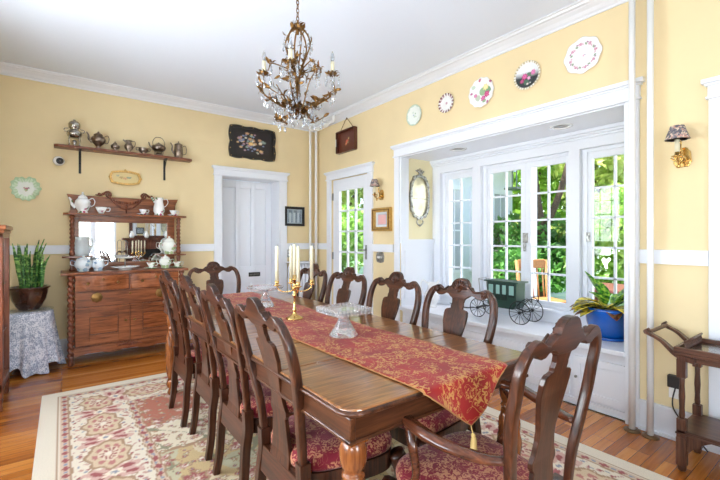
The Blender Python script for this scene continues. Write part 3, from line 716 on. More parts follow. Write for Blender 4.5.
    for k in range(n): fs.append(((len(lv)-1)*n+k,(len(lv)-1)*n+(k+1)%n,len(vs)-1))
    fs.append(tuple(range(n-1,-1,-1)))
    M().add(vs,fs,True).build('seat','seat_damask',t)
    if arms:
        for sx in (-1,1):
            y0=back_y(.66)+.015
            pts=spl([(sx*.195,y0,.655),(sx*.225,y0+.06,.648),(sx*.262,-.09,.655),(sx*.275,-.01,.668),(sx*.262,.06,.672),(sx*.245,.085,.662)],6)
            nn=len(pts); M().tube(pts,[lerp1([(0,.013),(.2,.016),(.6,.019),(.9,.02),(1,.012)],i/(nn-1)) for i in range(nn)],sec=[(-1.15,-.5),(-.8,-.75),(.8,-.75),(1.15,-.5),(1.15,.3),(.7,.7),(-.7,.7),(-1.15,.3)],up=(0,0,1)).build('armrest','arm_wood',t)
            pts=spl([(sx*.262,.05,.662),(sx*.275,.02,.60),(sx*.262,.02,.52),(sx*.245,.06,.44),(sx*.24,.07,.40)],5); nn=len(pts)
            M().tube(pts,[.0125+.005*abs(2*i/(nn-1)-1) for i in range(nn)],8,up=(0,1,0)).build('arm_support','arm_wood',t)
    return t
ys=[1.40,1.93,2.45,2.95]
c0=chair('dining_chair','carved dining chair on the near left side of the table, closest to the camera',(.885,ys[0],0),-PI/2,group='carved wooden dining chairs')
lb=['second carved dining chair from the camera on the left side of the table','third carved dining chair from the camera on the left side of the table','carved dining chair at the far end of the left row, nearest the sideboard']
for y,l,dx in zip(ys[1:],lb,(.0,.01,-.01)): dup(c0,(.89+dx,y,0),-PI/2+random.uniform(-.02,.02),l)
rb=['carved dining chair on the window side, nearest the camera, in front of the model carriage','second carved dining chair from the camera on the window side of the table','third carved dining chair on the window side, in front of the glazed door','farthest carved dining chair on the window side, partly behind the candelabra']
for y,l in zip((1.385,1.90,2.43,2.95),rb): dup(c0,(1.415,y,0),PI/2+random.uniform(-.02,.02),l)
dup(c0,(1.12,3.425,0),PI,'carved dining chair at the far head of the table, in front of the white door')
chair('dining_armchair','carved armchair with red damask seat at the near end of the table',(1.14,.855,0),0,arms=True)
# ================================================================= TABLEWARE ON THE RUNNER
RT=TT+.0065
st=thing('cake_stand','square cut-crystal pedestal cake stand in front of the brass candelabra','cake stand',(1.12,1.62,RT),group='crystal cake stands')
M().lathe([(0,0),(.068,0),(.070,.006),(.064,.014),(.050,.035),(.034,.066),(.022,.092),(.018,.105),(.026,.112),(.045,.118),(0,.12)],(0,0,0),16,sm=False,fl=16,amp=.03).build('pedestal','crystal',st)
pt_=M().box(-.098,.098,-.098,.098,.12,.130)
for k in range(9):
    a=-.088+.022*k
    for s in (-1,1):
        pt_.box(a-.009,a+.009,s*.098-.004,s*.098+.004,.112,.142); pt_.box(s*.098-.004,s*.098+.004,a-.009,a+.009,.112,.142)
pt_.build('plate','crystal',st,bev=.003)
s2=thing('cake_stand','round cut-crystal pedestal cake stand behind the brass candelabra','cake stand',(1.15,2.64,RT),group='crystal cake stands')
M().lathe([(0,0),(.062,0),(.058,.012),(.04,.04),(.022,.08),(.018,.105),(.04,.118),(0,.12)],(0,0,0),14,sm=False,fl=14,amp=.03).build('pedestal','crystal',s2)
M().lathe([(0,.12),(.10,.122),(.122,.128),(.126,.142),(.120,.142),(.115,.134),(0,.130)],(0,0,0),32,sm=False,fl=16,amp=.02).build('plate','crystal',s2)
ca=thing('candelabra','brass five-light candelabra holding cream candles on the red runner','candelabra',(1.115,2.13,RT))
M().lathe([(0,0),(.052,0),(.054,.004),(.048,.010),(.030,.018),(.014,.028),(.010,.045),(.013,.052),(.010,.06),(.007,.09),(.006,.12),(.010,.135),(.014,.142),(.009,.15),(.007,.17),(.011,.178),(.016,.185),(.011,.192),(.007,.20),(.008,.23),(.019,.236),(.012,.242),(.011,.262),(0,.262)],(0,0,0),22).build('stem','brass',ca)
cn=0
def candle(x,y,z,h,lab):
    c=thing('candle',lab,'candle',(x,y,z),group='cream candles in the candelabra')
    M().lathe([(0,0),(.0105,0),(.0098,h-.03),(.0085,h-.006),(.004,h),(0,h)],(0,0,0),14).build('wax','wax',c); M().tube([(0,0,h-.001),(.001,0,h+.008)],.0012,5).build('wick','black_iron',c)
yaw=math.radians(-37)
for k in range(4):
    a=yaw+PI/8.6+k*PI/2; dx,dy=cos(a),sin(a); R_=.105
    M().tube(spl([(0,0,.18),(.03*dx,.03*dy,.165),(.07*dx,.07*dy,.165),(.10*dx,.10*dy,.185),(R_*dx,R_*dy,.20)],5),.0038,8).lathe([(0,.196),(.012,.198),(.020,.203),(.020,.206),(.009,.208),(.012,.214),(.013,.232),(0,.232)],(R_*dx,R_*dy,0),16).build('arm','brass',ca)
    candle(1.115+R_*dx,2.13+R_*dy,RT+.232,.205,['rightmost cream candle of the five in the candelabra','cream candle on the far arm of the candelabra','leftmost cream candle of the five in the candelabra','cream candle on the near arm of the candelabra'][k])
candle(1.115,2.13,RT+.262,.185,'tall centre cream candle of the brass candelabra')
# ================================================================= SIDEBOARD
SX,SY=.0,0.
sb=thing('sideboard','carved oak sideboard with mirror back and rope twist posts','sideboard',(.57,4.95,0))
def O(m): m.v=[(a-.57,b-4.95,c) for a,b,c in m.v]; return m
FY=4.75
O(M().box(.10,1.04,FY+.012,5.16,.10,.885)).build('body','sb_z',sb,bev=.003)
O(M().box(.57,.578,FY-.004,FY+.02,.72,.87)).build('drawer_divider','sb_x',sb)
O(M().box(.07,1.07,FY+.004,FY+.02,.10,.175)).build('base_rail','sb_x',sb,bev=.003)
# scalloped bottom edge
m=M(); n=40; m.slab([(.10+.94*k/n,.085+.02*abs(sin(PI*k/n*3)),.16) for k in range(n+1)],lambda x,z,sd:(x,FY+(.02 if sd==0 else 0.0),z)); O(m).build('apron','sb_x',sb)
tp=M(); pts=[(-.01,5.17),(-.01,4.775)]
for k in range(25):
    x=-.01+1.15*k/24; pts.append((x,4.735-.018*cos(4*PI*k/24)*1.0))
pts+=[(1.14,4.775),(1.14,5.17)]
O(tp.prism(pts[::-1],.885,.912)).build('top','sb_x',sb,bev=.006,seg=3)
for sx in (.07,1.075):                                   # twisted corner posts
    m=M().lathe([(.023,.10+.785*k/90) for k in range(91)],(sx,FY+.010,0),20,fl=2,amp=.34,twist=58).lathe([(0,0),(.018,.0),(.026,.02),(.02,.05),(.016,.07),(.03,.10),(0,.101)],(sx,FY+.012,0),16)
    O(m).build('corner_post','sb_z',sb)
    O(M().box(sx-.02,sx+.02,5.10,5.14,0,.1)).build('foot','sb_z',sb)
def serp(x0,x1,z0,z1,bow,name,mat='sb_drawer',y=FY+.012):
    n=18; m=M(); m.slab([(x0+(x1-x0)*k/n,z0,z1) for k in range(n+1)],lambda x,z,sd:(x,y if sd==0 else y-.016-bow*.5*(1-cos(2*PI*(x-x0)/(x1-x0))),z))
    return O(m).build(name,mat,sb,bev=.003)
def knob(x,z,par,y): O(M().lathe([(0,0),(.006,0),(.007,-.01),(.014,-.018),(.012,-.027),(0,-.03)],(x,y,z),12,'y')).build('knob','old_brass',par)
d1=serp(.105,.56,.725,.875,.03,'drawer'); d2=serp(.58,1.04,.725,.875,.03,'drawer')
for dr,a,b in ((d1,.105,.56),(d2,.58,1.04)):
    for q in (.22,.78): x=a+(b-a)*q; knob(x,.80,dr,FY+.012-.016-.015*(1-cos(2*PI*q)))
    O(M().lathe([(0,0),(.012,0),(.012,-.004),(0,-.004)],((a+b)/2,FY-.034,.835),12,'y')).build('keyhole','old_brass',dr)
d3=serp(.105,1.04,.57,.715,.0,'drawer','sb_x')
O(M().lathe([(0,0),(.012,0),(.012,-.004),(0,-.004)],(.57,FY-.004,.675),12,'y')).build('keyhole','old_brass',d3)
for x in (.28,.86):
    O(M().lathe([(0,0),(.05,0),(.045,-.004),(0,-.005)],(x,FY-.004,.655),16,'y',fl=8,amp=.08).tube(spl([(x-.035,FY-.008,.655),(x-.03,FY-.028,.635),(x+.03,FY-.028,.635),(x+.035,FY-.008,.655)],5),.004,6)).build('pull','old_brass',d3)
for a,b,kx in ((.105,.567,.53),(.573,1.04,.61)):
    m=M(); z0,z1=.185,.56; s=.085
    m.box(a,a+s*1.35,FY-.004,FY+.012,z0,z1).box(b-s*1.2,b,FY-.004,FY+.012,z0,z1).box(a+s*1.35,b-s*1.2,FY-.004,FY+.012,z0,z0+.10).box(a+s*1.35,b-s*1.2,FY-.004,FY+.012,z1-.1,z1)
    do=O(m).build('door','sb_x',sb,bev=.003)
    O(M().box(a+s*1.35,b-s*1.2,FY+.004,FY+.012,z0+.1,z1-.1)).build('panel','sb_drawer',do); O(M().box(a+s*1.35,b-s*1.2,FY+.001,FY+.012,z0+.1,z0+.106).box(a+s*1.35,b-s*1.2,FY+.001,FY+.012,z1-.106,z1-.1).box(a+s*1.35,a+s*1.35+.006,FY+.001,FY+.012,z0+.106,z1-.106).box(b-s*1.2-.006,b-s*1.2,FY+.001,FY+.012,z0+.106,z1-.106)).build('panel_moulding','dark_wood',do); knob(kx,.40,do,FY-.004)
m=M()
for k in range(-4,5):
    m.tube(spl([(.57,FY-.006,.135),(.57+k*.018,FY-.010,.15+.02*cos(k*.4)),(.57+k*.028,FY-.006,.14)],4),.006,6)
m.ball((.57,FY-.008,.142),.016); O(m).build('carving','sb_z',sb)
# back board, mirror, shelves
m=M(); m.box(.09,.145,5.125,5.16,.912,1.50).box(1.0,1.08,5.125,5.16,.912,1.50).box(.145,1.0,5.125,5.16,.912,.985).box(.145,1.0,5.125,5.16,1.42,1.50)
O(m).build('mirror_frame','sb_x',sb,bev=.004)
O(M().box(.145,1.0,5.14,5.15,.985,1.42)).build('mirror','mirror',sb)
m=M(); rows=[]
for k in range(41):
    q=k/40; x=.045+1.07*q; z=1.70+.012*abs(2*q-1)**3
    rows.append((x,1.50,z))
def sidecut(x,z,sd):
    q=(z-1.5)/.21; pull=.045*(1-abs(2*q-.9)) if (x<.06 or x>1.1) else 0
    xx=x+(pull if x<.06 else -pull if x>1.1 else 0)
    return (xx,5.16 if sd==0 else 5.135,z)
m.slab(rows,sidecut,8); O(m).build('crest_board','sb_x',sb,bev=.003)
m=M(); by=5.13
def garl(a,b,dp,n=26,r=.010):
    return [(a[0]+(b[0]-a[0])*k/n,by,a[1]+(b[1]-a[1])*k/n-dp*4*(k/n)*(1-k/n)) for k in range(n+1)]
cx=.58
m.tube(garl((cx-.17,1.72),(cx+.17,1.72),.145),.011,8).tube(garl((cx-.17,1.70),(cx+.17,1.70),.075),.009,8)
for k in range(14):
    p=garl((cx-.17,1.70),(cx+.17,1.70),.06,13)[k]; m.ball((p[0],by-.004,p[2]),.012)
m.tube([(cx,by,1.655),(cx,by,1.53)],[.010,.006],8).ball((cx,by-.004,1.60),.017)
for sx in (-1,1):
    sp=[(cx+sx*(.175+.038*(1-k/20)*cos(k*.55)),by-.005,1.725+.038*(1-k/20)*sin(k*.55)) for k in range(20)]
    m.tube(sp,.010,8).tube(spl([(cx+sx*.21,by,1.735),(cx+sx*.25,by,1.715),(cx+sx*.29,by,1.72)],5),[.014-.0008*i for i in range(11)],8).ball((cx+sx*.255,by,1.728),.015)
O(m).build('carving','sb_z',sb)
O(M().prism([(.01,5.16),(.01,4.98),(.05,4.955),(1.14,4.955),(1.18,4.98),(1.18,5.16)],1.488,1.508)).build('upper_shelf','sb_x',sb,bev=.004)
for x in (.085,1.10):
    m=M().lathe([(.019,1.12+.34*k/40) for k in range(41)],(x,5.02,0),18,fl=2,amp=.28,twist=75).lathe([(0,.912),(.028,.912),(.03,.925),(.02,.94),(.017,.98),(.024,1.03),(.018,1.045),(0,1.046)],(x,5.02,0),16).lathe([(0,1.062),(.02,1.062),(.028,1.085),(.02,1.115),(.018,1.12),(0,1.121)],(x,5.02,0),16).lathe([(0,1.455),(.022,1.455),(.026,1.47),(.022,1.488),(0,1.488)],(x,5.02,0),16)
    O(m).build('twisted_column','sb_z',sb)
O(M().prism([(.0,5.125),(.0,5.0),(.03,4.965),(.24,4.965),(.26,5.0),(.26,5.125)],1.046,1.062)).build('side_shelf','sb_x',sb,bev=.003)
O(M().prism([(.89,5.125),(.89,5.0),(.91,4.965),(1.15,4.965),(1.18,5.0),(1.18,5.125)],1.046,1.062)).build('side_shelf','sb_x',sb,bev=.003)
# ================================================================= POTS, CUPS
def pot(name,label,cat,loc,mat,prof,spout=None,handle=None,lid=None,rz=0,group=None,lmat=None,sc=1.,n=20,fl=0,hr=.004,handle2=None):
    t=thing(name,label,cat,loc,rz,group); t.scale=(sc,)*3
    M().lathe([(0,prof[0][1])]+prof+[(0,prof[-1][1])],(0,0,0),n,fl=fl,amp=.035 if fl else 0).build('body',mat,t)
    if spout: M().tube(spl(spout[0],5),[spout[1]+(spout[2]-spout[1])*i/(5*(len(spout[0])-1)) for i in range(5*(len(spout[0])-1)+1)],8,up=(0,1,0)).build('spout',mat,t)
    for h in (handle,handle2):
        if h: M().tube(spl(h,6),hr,8,up=(0,1,0)).build('handle',lmat or mat,t)
    if lid: M().lathe([(0,lid[0][1])]+lid,(0,0,0),n).build('lid',mat,t)
    return t
def cup(label,loc,mat,rz=0,saucer=True,sc=1.,group=None):
    t=thing('teacup',label,'teacup',loc,rz,group); t.scale=(sc,)*3; z=.012 if saucer else 0
    M().lathe([(0,z),(.02,z),(.018,z+.006),(.03,z+.025),(.041,z+.052),(.0395,z+.052),(.028,z+.026),(0,z+.012)],(0,0,0),22).build('bowl',mat,t)
    M().tube(spl([(.036,0,z+.045),(.058,0,z+.046),(.054,0,z+.022),(.032,0,z+.02)],5),.0035,7,up=(0,1,0)).build('handle',mat,t)
    if saucer: M().lathe([(0,0),(.028,0),(.05,.008),(.066,.014),(.064,.016),(.03,.006),(0,.006)],(0,0,0),26).build('saucer',mat,t)
    return t
G1='rose patterned china on the upper shelf of the sideboard'
S1=1.508
pot('teapot','white rose-patterned teapot at the left end of the sideboard upper shelf','teapot',(.175,5.04,S1),'china_rose',[(.045,0),(.048,.01),(.04,.018),(.06,.05),(.074,.09),(.07,.125),(.05,.15),(.04,.158)],([(-.06,0,.06),(-.09,0,.09),(-.10,0,.135),(-.118,0,.16)],.018,.008),[(.055,0,.145),(.085,0,.16),(.105,0,.13),(.095,0,.09),(.066,0,.07)],[(.042,.157),(.04,.17),(.022,.19),(.008,.20),(.012,.21),(.008,.222),(0,.226)],group=G1)
cup('white rose-patterned cup without saucer beside the teapot on the sideboard upper shelf',(.335,5.02,S1),'china_rose',saucer=False,sc=1.35,group=G1)
cup('white cup and saucer left of the rose coffee pot on the sideboard upper shelf',(.73,5.02,S1),'china_rose',group=G1)
pot('coffee_pot','tall white rose-patterned coffee pot on the sideboard upper shelf','coffee pot',(.895,5.04,S1),'china_rose',[(.05,0),(.052,.01),(.045,.02),(.06,.05),(.056,.10),(.044,.15),(.042,.18),(.052,.205)],([(-.042,0,.15),(-.06,0,.18),(-.075,0,.205)],.014,.010),[(.045,0,.185),(.085,0,.19),(.095,0,.15),(.07,0,.11),(.054,0,.10)],None,group=G1)
cup('white cup and saucer at the right end of the sideboard upper shelf',(1.045,5.02,S1),'china_rose',group=G1)
S2=1.062;S3=.912
pot('pitcher','pale grey crystal-look pitcher on the left side shelf of the sideboard','pitcher',(.17,5.045,S2),'grey_crystal',[(.06,0),(.07,.03),(.073,.09),(.062,.15),(.058,.18),(.066,.20)],None,[(.06,0,.18),(.09,0,.17),(.095,0,.12),(.068,0,.07)],None,fl=12,hr=.006)
pot('tureen','large green-and-pink patterned lidded jar on the right side shelf of the sideboard','jar',(1.005,5.045,S2),'china_green',[(.05,0),(.055,.012),(.05,.02),(.075,.06),(.08,.10),(.068,.135),(.055,.148)],None,[(.07,0,.13),(.10,0,.13),(.10,0,.08),(.078,0,.06)],[(.057,.146),(.055,.16),(.03,.185),(.01,.19),(.012,.205),(0,.212)],handle2=[(-.07,0,.13),(-.10,0,.13),(-.10,0,.08),(-.078,0,.06)])
pot('sugar_bowl','pale blue patterned two-handled bowl with lid on the left of the sideboard top','sugar bowl',(.175,4.88,S3),'china_blue',[(.05,0),(.055,.01),(.05,.02),(.076,.05),(.08,.08),(.066,.11),(.06,.118)],None,[(.07,0,.10),(.10,0,.115),(.105,0,.075),(.078,0,.06)],[(.062,.117),(.058,.128),(.03,.142),(.01,.146),(.012,.158),(0,.163)],handle2=[(-.07,0,.10),(-.10,0,.115),(-.105,0,.075),(-.078,0,.06)])
pot('creamer','pale blue patterned open creamer beside the two-handled bowl on the sideboard','creamer',(.30,4.87,S3),'china_blue',[(.035,0),(.04,.008),(.035,.015),(.055,.045),(.055,.07),(.045,.095),(.052,.115)],None,[(.05,0,.10),(.08,0,.105),(.082,0,.07),(.056,0,.05)],None)
pot('sugar_bowl','green-and-pink patterned lidded sugar bowl right of centre on the sideboard top','sugar bowl',(.935,4.90,S3),'china_green',[(.04,0),(.045,.01),(.04,.018),(.062,.05),(.064,.075),(.05,.10),(.045,.106)],None,[(.058,0,.09),(.085,0,.095),(.086,0,.06),(.062,0,.05)],[(.047,.105),(.045,.115),(.02,.132),(.008,.135),(.010,.145),(0,.15)],handle2=[(-.058,0,.09),(-.085,0,.095),(-.086,0,.06),(-.062,0,.05)])
cup('green patterned cup and saucer left of the lidded sugar bowl on the sideboard top',(.785,4.86,S3),'china_green',sc=1.1)
cup('green patterned cup and saucer right of the lidded sugar bowl on the sideboard top',(1.055,4.87,S3),'china_green',sc=1.1)
ts=thing('tiered_stand','white two-tier plate stand with twin metal handle in the middle of the sideboard','tiered stand',(.54,4.88,S3))
M().lathe([(0,0),(.06,0),(.06,.012),(.10,.022),(.135,.034),(.132,.038),(.09,.026),(0,.02)],(0,0,0),36,fl=18,amp=.02).build('lower_plate','porcelain',ts)
M().lathe([(0,.12),(.05,.12),(.095,.134),(.092,.138),(.05,.126),(0,.124)],(0,0,0),36,fl=18,amp=.02).build('upper_plate','porcelain',ts)
M().tube([(0,0,.02),(0,0,.12)],.006,8).tube([(-.02,0,.12),(-.02,0,.30)],.0035,6).tube([(.02,0,.12),(.02,0,.30)],.0035,6).tube([(-.02,0,.30),(0,0,.315),(.02,0,.30)],.0035,6).tube([(-.02,0,.22),(.02,0,.22)],.003,6).build('handle','steel',ts)
# ================================================================= WALL SHELF AND SILVER
sh=thing('wall_shelf','long brown wooden wall shelf holding silver tea ware','shelf',(.6,5.19,2.2))
M().prism([(-.665,0),(-.665,-.12),(-.63,-.15),(.63,-.15),(.665,-.12),(.665,0)],-.018,.008).build('board','shelf_wood',sh,bev=.003)
for x in (-.445,.38): M().box(x-.011,x+.011,-.006,0,-.26,-.018).box(x-.011,x+.011,-.13,-.006,-.026,-.018).tube([(x,-.12,-.03),(x,-.008,-.14)],.005,6).build('bracket','black_iron',sh)
Z=2.208; Y=5.105; G='silver tea ware on the wall shelf'
def lug(s,r,z): return [(s*r,0,z-.015),(s*(r+.022),0,z-.012),(s*(r+.024),0,z+.012),(s*(r-.01),0,z+.02)]
sm=pot('samovar','tall bright silver samovar on legs at the left end of the wall shelf','samovar',(.105,Y,Z),'silver',[(.035,.09),(.06,.105),(.068,.13),(.062,.155),(.04,.17),(.036,.185),(.05,.195),(.052,.235),(.044,.25)],None,lug(1,.06,.165),[(.044,.249),(.03,.262),(.012,.268),(.012,.278),(0,.283)],handle2=lug(-1,.06,.165),group=G)
l=M()
for k in range(4):
    a=PI/4+k*PI/2; l.tube(spl([(.055*cos(a),.055*sin(a),.11),(.066*cos(a),.066*sin(a),.06),(.06*cos(a),.06*sin(a),.02),(.068*cos(a),.068*sin(a),.004)],4),.005,6)
l.lathe([(0,0),(.03,0),(.03,.006),(.012,.012),(.02,.03),(.022,.06),(.010,.065),(0,.066)],(0,0,0),16).build('stand','silver',sm)
pot('teapot','dark tarnished silver teapot second from left on the wall shelf','teapot',(.315,Y,Z),'tarnish',[(.03,0),(.034,.006),(.018,.022),(.03,.04),(.062,.075),(.07,.105),(.058,.132),(.04,.142),(.042,.148)],([(-.055,0,.07),(-.085,0,.10),(-.088,0,.14),(-.105,0,.172)],.014,.006),[(.05,0,.135),(.085,0,.155),(.098,0,.12),(.085,0,.075),(.058,0,.07)],[(.044,.147),(.04,.158),(.02,.172),(.008,.176),(.009,.186),(0,.192)],group=G,lmat='tarnish')
pot('sugar_bowl','small lidded silver sugar bowl third from left on the wall shelf','sugar bowl',(.47,Y,Z),'tarnish',[(.022,0),(.024,.005),(.016,.015),(.042,.035),(.046,.055),(.034,.075),(.02,.082)],None,None,[(.022,.081),(.02,.09),(.008,.098),(.009,.108),(0,.114)],group=G,sc=.95)
pot('creamer','small silver cream jug with handle, fourth from left on the wall shelf','jug',(.60,Y,Z),'tarnish',[(.026,0),(.028,.005),(.018,.016),(.042,.045),(.046,.07),(.032,.10),(.026,.118),(.036,.135)],([(-.02,0,.112),(-.04,0,.128),(-.056,0,.138)],.012,.008),[(.03,0,.13),(.06,0,.13),(.062,0,.09),(.042,0,.06)],None,group=G)
pot('sugar_bowl','low open two-handled silver bowl, fifth from left on the wall shelf','bowl',(.745,Y,Z),'tarnish',[(.026,0),(.028,.005),(.022,.012),(.044,.03),(.05,.048),(.044,.064),(.05,.07)],None,lug(1,.046,.055),None,handle2=lug(-1,.046,.055),group=G)
kt=pot('kettle','silver kettle with hoop handle on its burner stand, sixth from left on the wall shelf','kettle',(.905,Y,Z),'tarnish',[(.04,.055),(.06,.065),(.075,.09),(.07,.115),(.045,.13)],([(-.065,0,.09),(-.09,0,.11),(-.105,0,.15)],.012,.006),[(.06,0,.12),(.062,0,.165),(.03,0,.212),(-.03,0,.212),(-.062,0,.165),(-.06,0,.12)],[(.046,.129),(.03,.14),(.01,.146),(.01,.155),(0,.158)],group=G)
l=M()
for k in range(4):
    a=PI/4+k*PI/2; l.tube([(.05*cos(a),.05*sin(a),.07),(.055*cos(a),.055*sin(a),.03),(.05*cos(a),.05*sin(a),0)],.004,6)
l.lathe([(0,0),(.045,0),(.048,.008),(.03,.02),(.03,.035),(0,.04)],(0,0,0),18).build('stand','tarnish',kt)
pot('coffee_pot','tall straight-sided silver coffee pot at the right end of the wall shelf','coffee pot',(1.12,Y,Z),'tarnish',[(.052,0),(.055,.006),(.045,.02),(.052,.035),(.05,.09),(.044,.15),(.046,.158)],([(-.05,0,.05),(-.07,0,.09),(-.068,0,.14),(-.088,0,.175)],.013,.006),[(.045,0,.14),(.075,0,.155),(.09,0,.11),(.08,0,.06),(.052,0,.05)],[(.047,.157),(.04,.168),(.016,.182),(.007,.186),(.008,.2),(0,.206)],group=G)
# ================================================================= WALL PLATES
def polar_plate(name,label,cat,loc,rx,rz_,colf,face,depth=.02,rim=.9,scal=(0,0),group=None,nr=26,nt=96,shape=None):
    """face 'x': faces -X on the right wall ; 'y': faces -Y on the back wall"""
    vs=[(0,0,-depth*.35)];col=[colf(0.,0.)];fs=[]
    def P(r,t):
        q=shape(t) if shape else 1+scal[0]*cos(scal[1]*t)
        return rx*r*cos(t)*q, rz_*r*sin(t)*q
    for i in range(1,nr+1):
        r=i/nr; h=lerp1([(0,.35),(.55,.35),(.68,.55),(1,1)],r)*depth
        for k in range(nt): t=2*PI*k/nt; a,b=P(r,t); vs.append((a,b,-h)); col.append(colf(r,t))
    for k in range(nt): fs.append((0,1+k,1+(k+1)%nt))
    for i in range(nr-1):
        for k in range(nt): a=1+i*nt+k;b=1+i*nt+(k+1)%nt; fs.append((a,a+nt,b+nt,b))
    o=len(vs)
    for rr,h in ((.97,depth*.6),(.6,0.0)):
        for k in range(nt): t=2*PI*k/nt; a,b=P(rr,t); vs.append((a,b,-h)); col.append(srgb(235,235,230)[:3])
    e=1+(nr-1)*nt
    for A,B in ((e,o),(o,o+nt)):
        for k in range(nt): fs.append((A+k,B+k,B+(k+1)%nt,A+(k+1)%nt))
    fs.append(tuple(o+nt+k for k in range(nt)))
    # local (a,b,-h): -h = out of the wall
    if face=='y': vs=[(a,c,b) for a,b,c in vs]
    else: vs=[(c,-a,b) for a,b,c in vs]
    m=M(); m.add(vs,fs,True); m.col=np.array(col); ob=m.build(name,'plate_paint',loc=loc)
    return tag(ob,label,cat,group)
def flowers(pts,leafs=()):
    def f(r,t):
        x,y=r*cos(t),r*sin(t); c=None
        for (a,b,s,k) in leafs:
            if math.hypot((x-a),(y-b))<s: c=k
        for (a,b,s,k) in pts:
            d=math.hypot(x-a,y-b)
            if d<s*(.85+.15*sin(7*math.atan2(y-b,x-a))): c=k if (d>s*.5 or d<s*.2) else tuple(min(1,v*1.25+.06) for v in k)
        return c
    return f
c3=lambda *a:srgb(*a)[:3]
W_=c3(240,240,238)
f1=flowers([(.1,.15,.09,c3(150,180,150)),(-.15,.05,.08,c3(150,170,190)),(.2,-.15,.07,c3(170,190,150))],[(0,-.1,.12,c3(200,214,196)),(-.2,.3,.1,c3(205,220,205))])
def pc1(r,t): return f1(r,t) or (c3(196,214,196) if r>.86+.04*cos(9*t) else c3(232,238,230))
def pc2(r,t): return c3(110,66,72) if r>.84 and cos(16*t)>-.2 else (c3(190,160,160) if r>.7 and cos(16*t)>-.5 else (c3(205,170,180) if r<.12 else W_))
f3=flowers([(.32,.3,.24,c3(232,214,150)),(.42,-.2,.24,c3(190,70,120)),(.12,-.42,.2,c3(196,90,140)),(-.5,-.1,.15,c3(200,120,160)),(-.1,.85,.12,c3(170,50,90)),(.75,.55,.12,c3(160,60,100)),(-.78,.1,.1,c3(170,90,130)),(.5,-.75,.12,c3(170,80,120))],[(.1,.05,.28,c3(150,180,140)),(.5,.05,.25,c3(120,160,120)),(-.3,-.3,.2,c3(190,200,180)),(.2,-.6,.15,c3(150,180,140)),(-.62,.5,.14,c3(190,205,185))])
def pc3(r,t): return f3(r,t) or W_
f4=flowers([(-.22,-.02,.24,c3(190,70,130)),(-.42,-.3,.17,c3(170,60,110)),(.42,.12,.2,c3(205,110,160)),(.1,-.2,.14,c3(210,150,180)),(.0,-.6,.09,c3(210,200,190)),(.2,-.55,.07,c3(190,190,190))],[(.1,0,.2,c3(80,110,84)),(-.1,-.45,.2,c3(70,100,80))])
def pc4(r,t):
    if r>.88: return c3(190,175,140) if cos(28*t)>0 else c3(236,232,220)
    a=f4(r,t)
    if a: return a
    y=r*sin(t)+.1*r*cos(t); q=min(1,max(0,(y+.15)/.45)); A=c3(40,48,50);B=c3(232,234,236); return tuple(A[i]+(B[i]-A[i])*q for i in range(3))
fl=[];lf=[]
for k in range(8):
    a=k*PI/4+.2
    for j,(dr,da,s,kc) in enumerate(((0,0,.10,c3(196,140,160)),(.06,.2,.06,c3(160,110,140)),(-.06,-.2,.06,c3(214,176,190)))): fl.append(((.68+dr)*cos(a+da),(.68+dr)*sin(a+da),s,kc))
    lf.append((.66*cos(a+.32),.66*sin(a+.32),.07,c3(150,165,140)))
fl.append((.02,0,.06,c3(200,150,170)));fl.append((.1,.03,.04,c3(160,140,170)))
f5=flowers(fl,lf)
def pc5(r,t): return f5(r,t) or W_
GP='decorative plates above the bay opening'
for (lab,y,z,R_,cf,s) in (('small pale green decorative plate, leftmost above the bay',3.055,2.575,.112,pc1,(.01,18)),('smallest wall plate with dark maroon rim, second from left above the bay',2.61,2.585,.095,pc2,(.02,16)),('white plate with yellow and magenta roses, third from left above the bay',2.20,2.57,.132,pc3,(.03,12)),('plate with pink roses on a dark lower half, fourth above the bay',1.757,2.58,.115,pc4,(.0,28)),('large scalloped plate with ring of pink sprays, rightmost above the bay',1.325,2.583,.130,pc5,(.035,8))):
    polar_plate('wall_plate',lab,'plate',(3.05,y,z),R_,R_,cf,'x',scal=s,group=GP)
def heart(t):
    q=1-.20*math.exp(-((t-PI/2)/.28)**2)-.06*abs(sin(t/2-PI/4))*(1 if sin(t)<0 else 0); return q*(1+.05*cos(14*t)+.025*cos(5*t))
fh=flowers([(.05,.0,.1,c3(170,100,120)),(-.1,.05,.07,c3(190,130,140)),(.18,.06,.07,c3(150,110,130)),(0,-.2,.05,c3(200,170,150))],[(.02,-.06,.14,c3(170,190,150))])
def pch(r,t):
    a=fh(r,t)
    if a: return a
    if r>.62+.05*cos(8*t): return c3(184,212,172) if (cos(14*t)*.1+r>.86 or sin(23*t)>.5) else c3(214,232,204)
    return c3(232,238,230)
polar_plate('wall_plate','pale green scalloped heart-like dish hung alone on the left of the back wall','plate',(-.288,5.19,1.745),.118,.128,pch,'y',depth=.03,shape=heart)
# camera
sc_=thing('security_camera','small white round security camera on the wall under the shelf','camera',(-.025,5.19,2.045)); M().lathe([(0,0),(.02,0),(.02,-.02),(.035,-.03),(.04,-.05),(.034,-.075),(.022,-.082),(0,-.082)],(0,0,0),20,'y').build('housing','porcelain',sc_); sc_.scale=(1.25,)*3
M().lathe([(0,-.08),(.026,-.08),(.026,-.085),(.018,-.088),(0,-.088)],(.008,0,-.004),18,'y').build('lens','black_iron',sc_); M().lathe([(0,-.086),(.006,-.086),(.006,-.09),(0,-.09)],(.01,0,-.004),10,'y').build('lens_glint','silver',sc_)
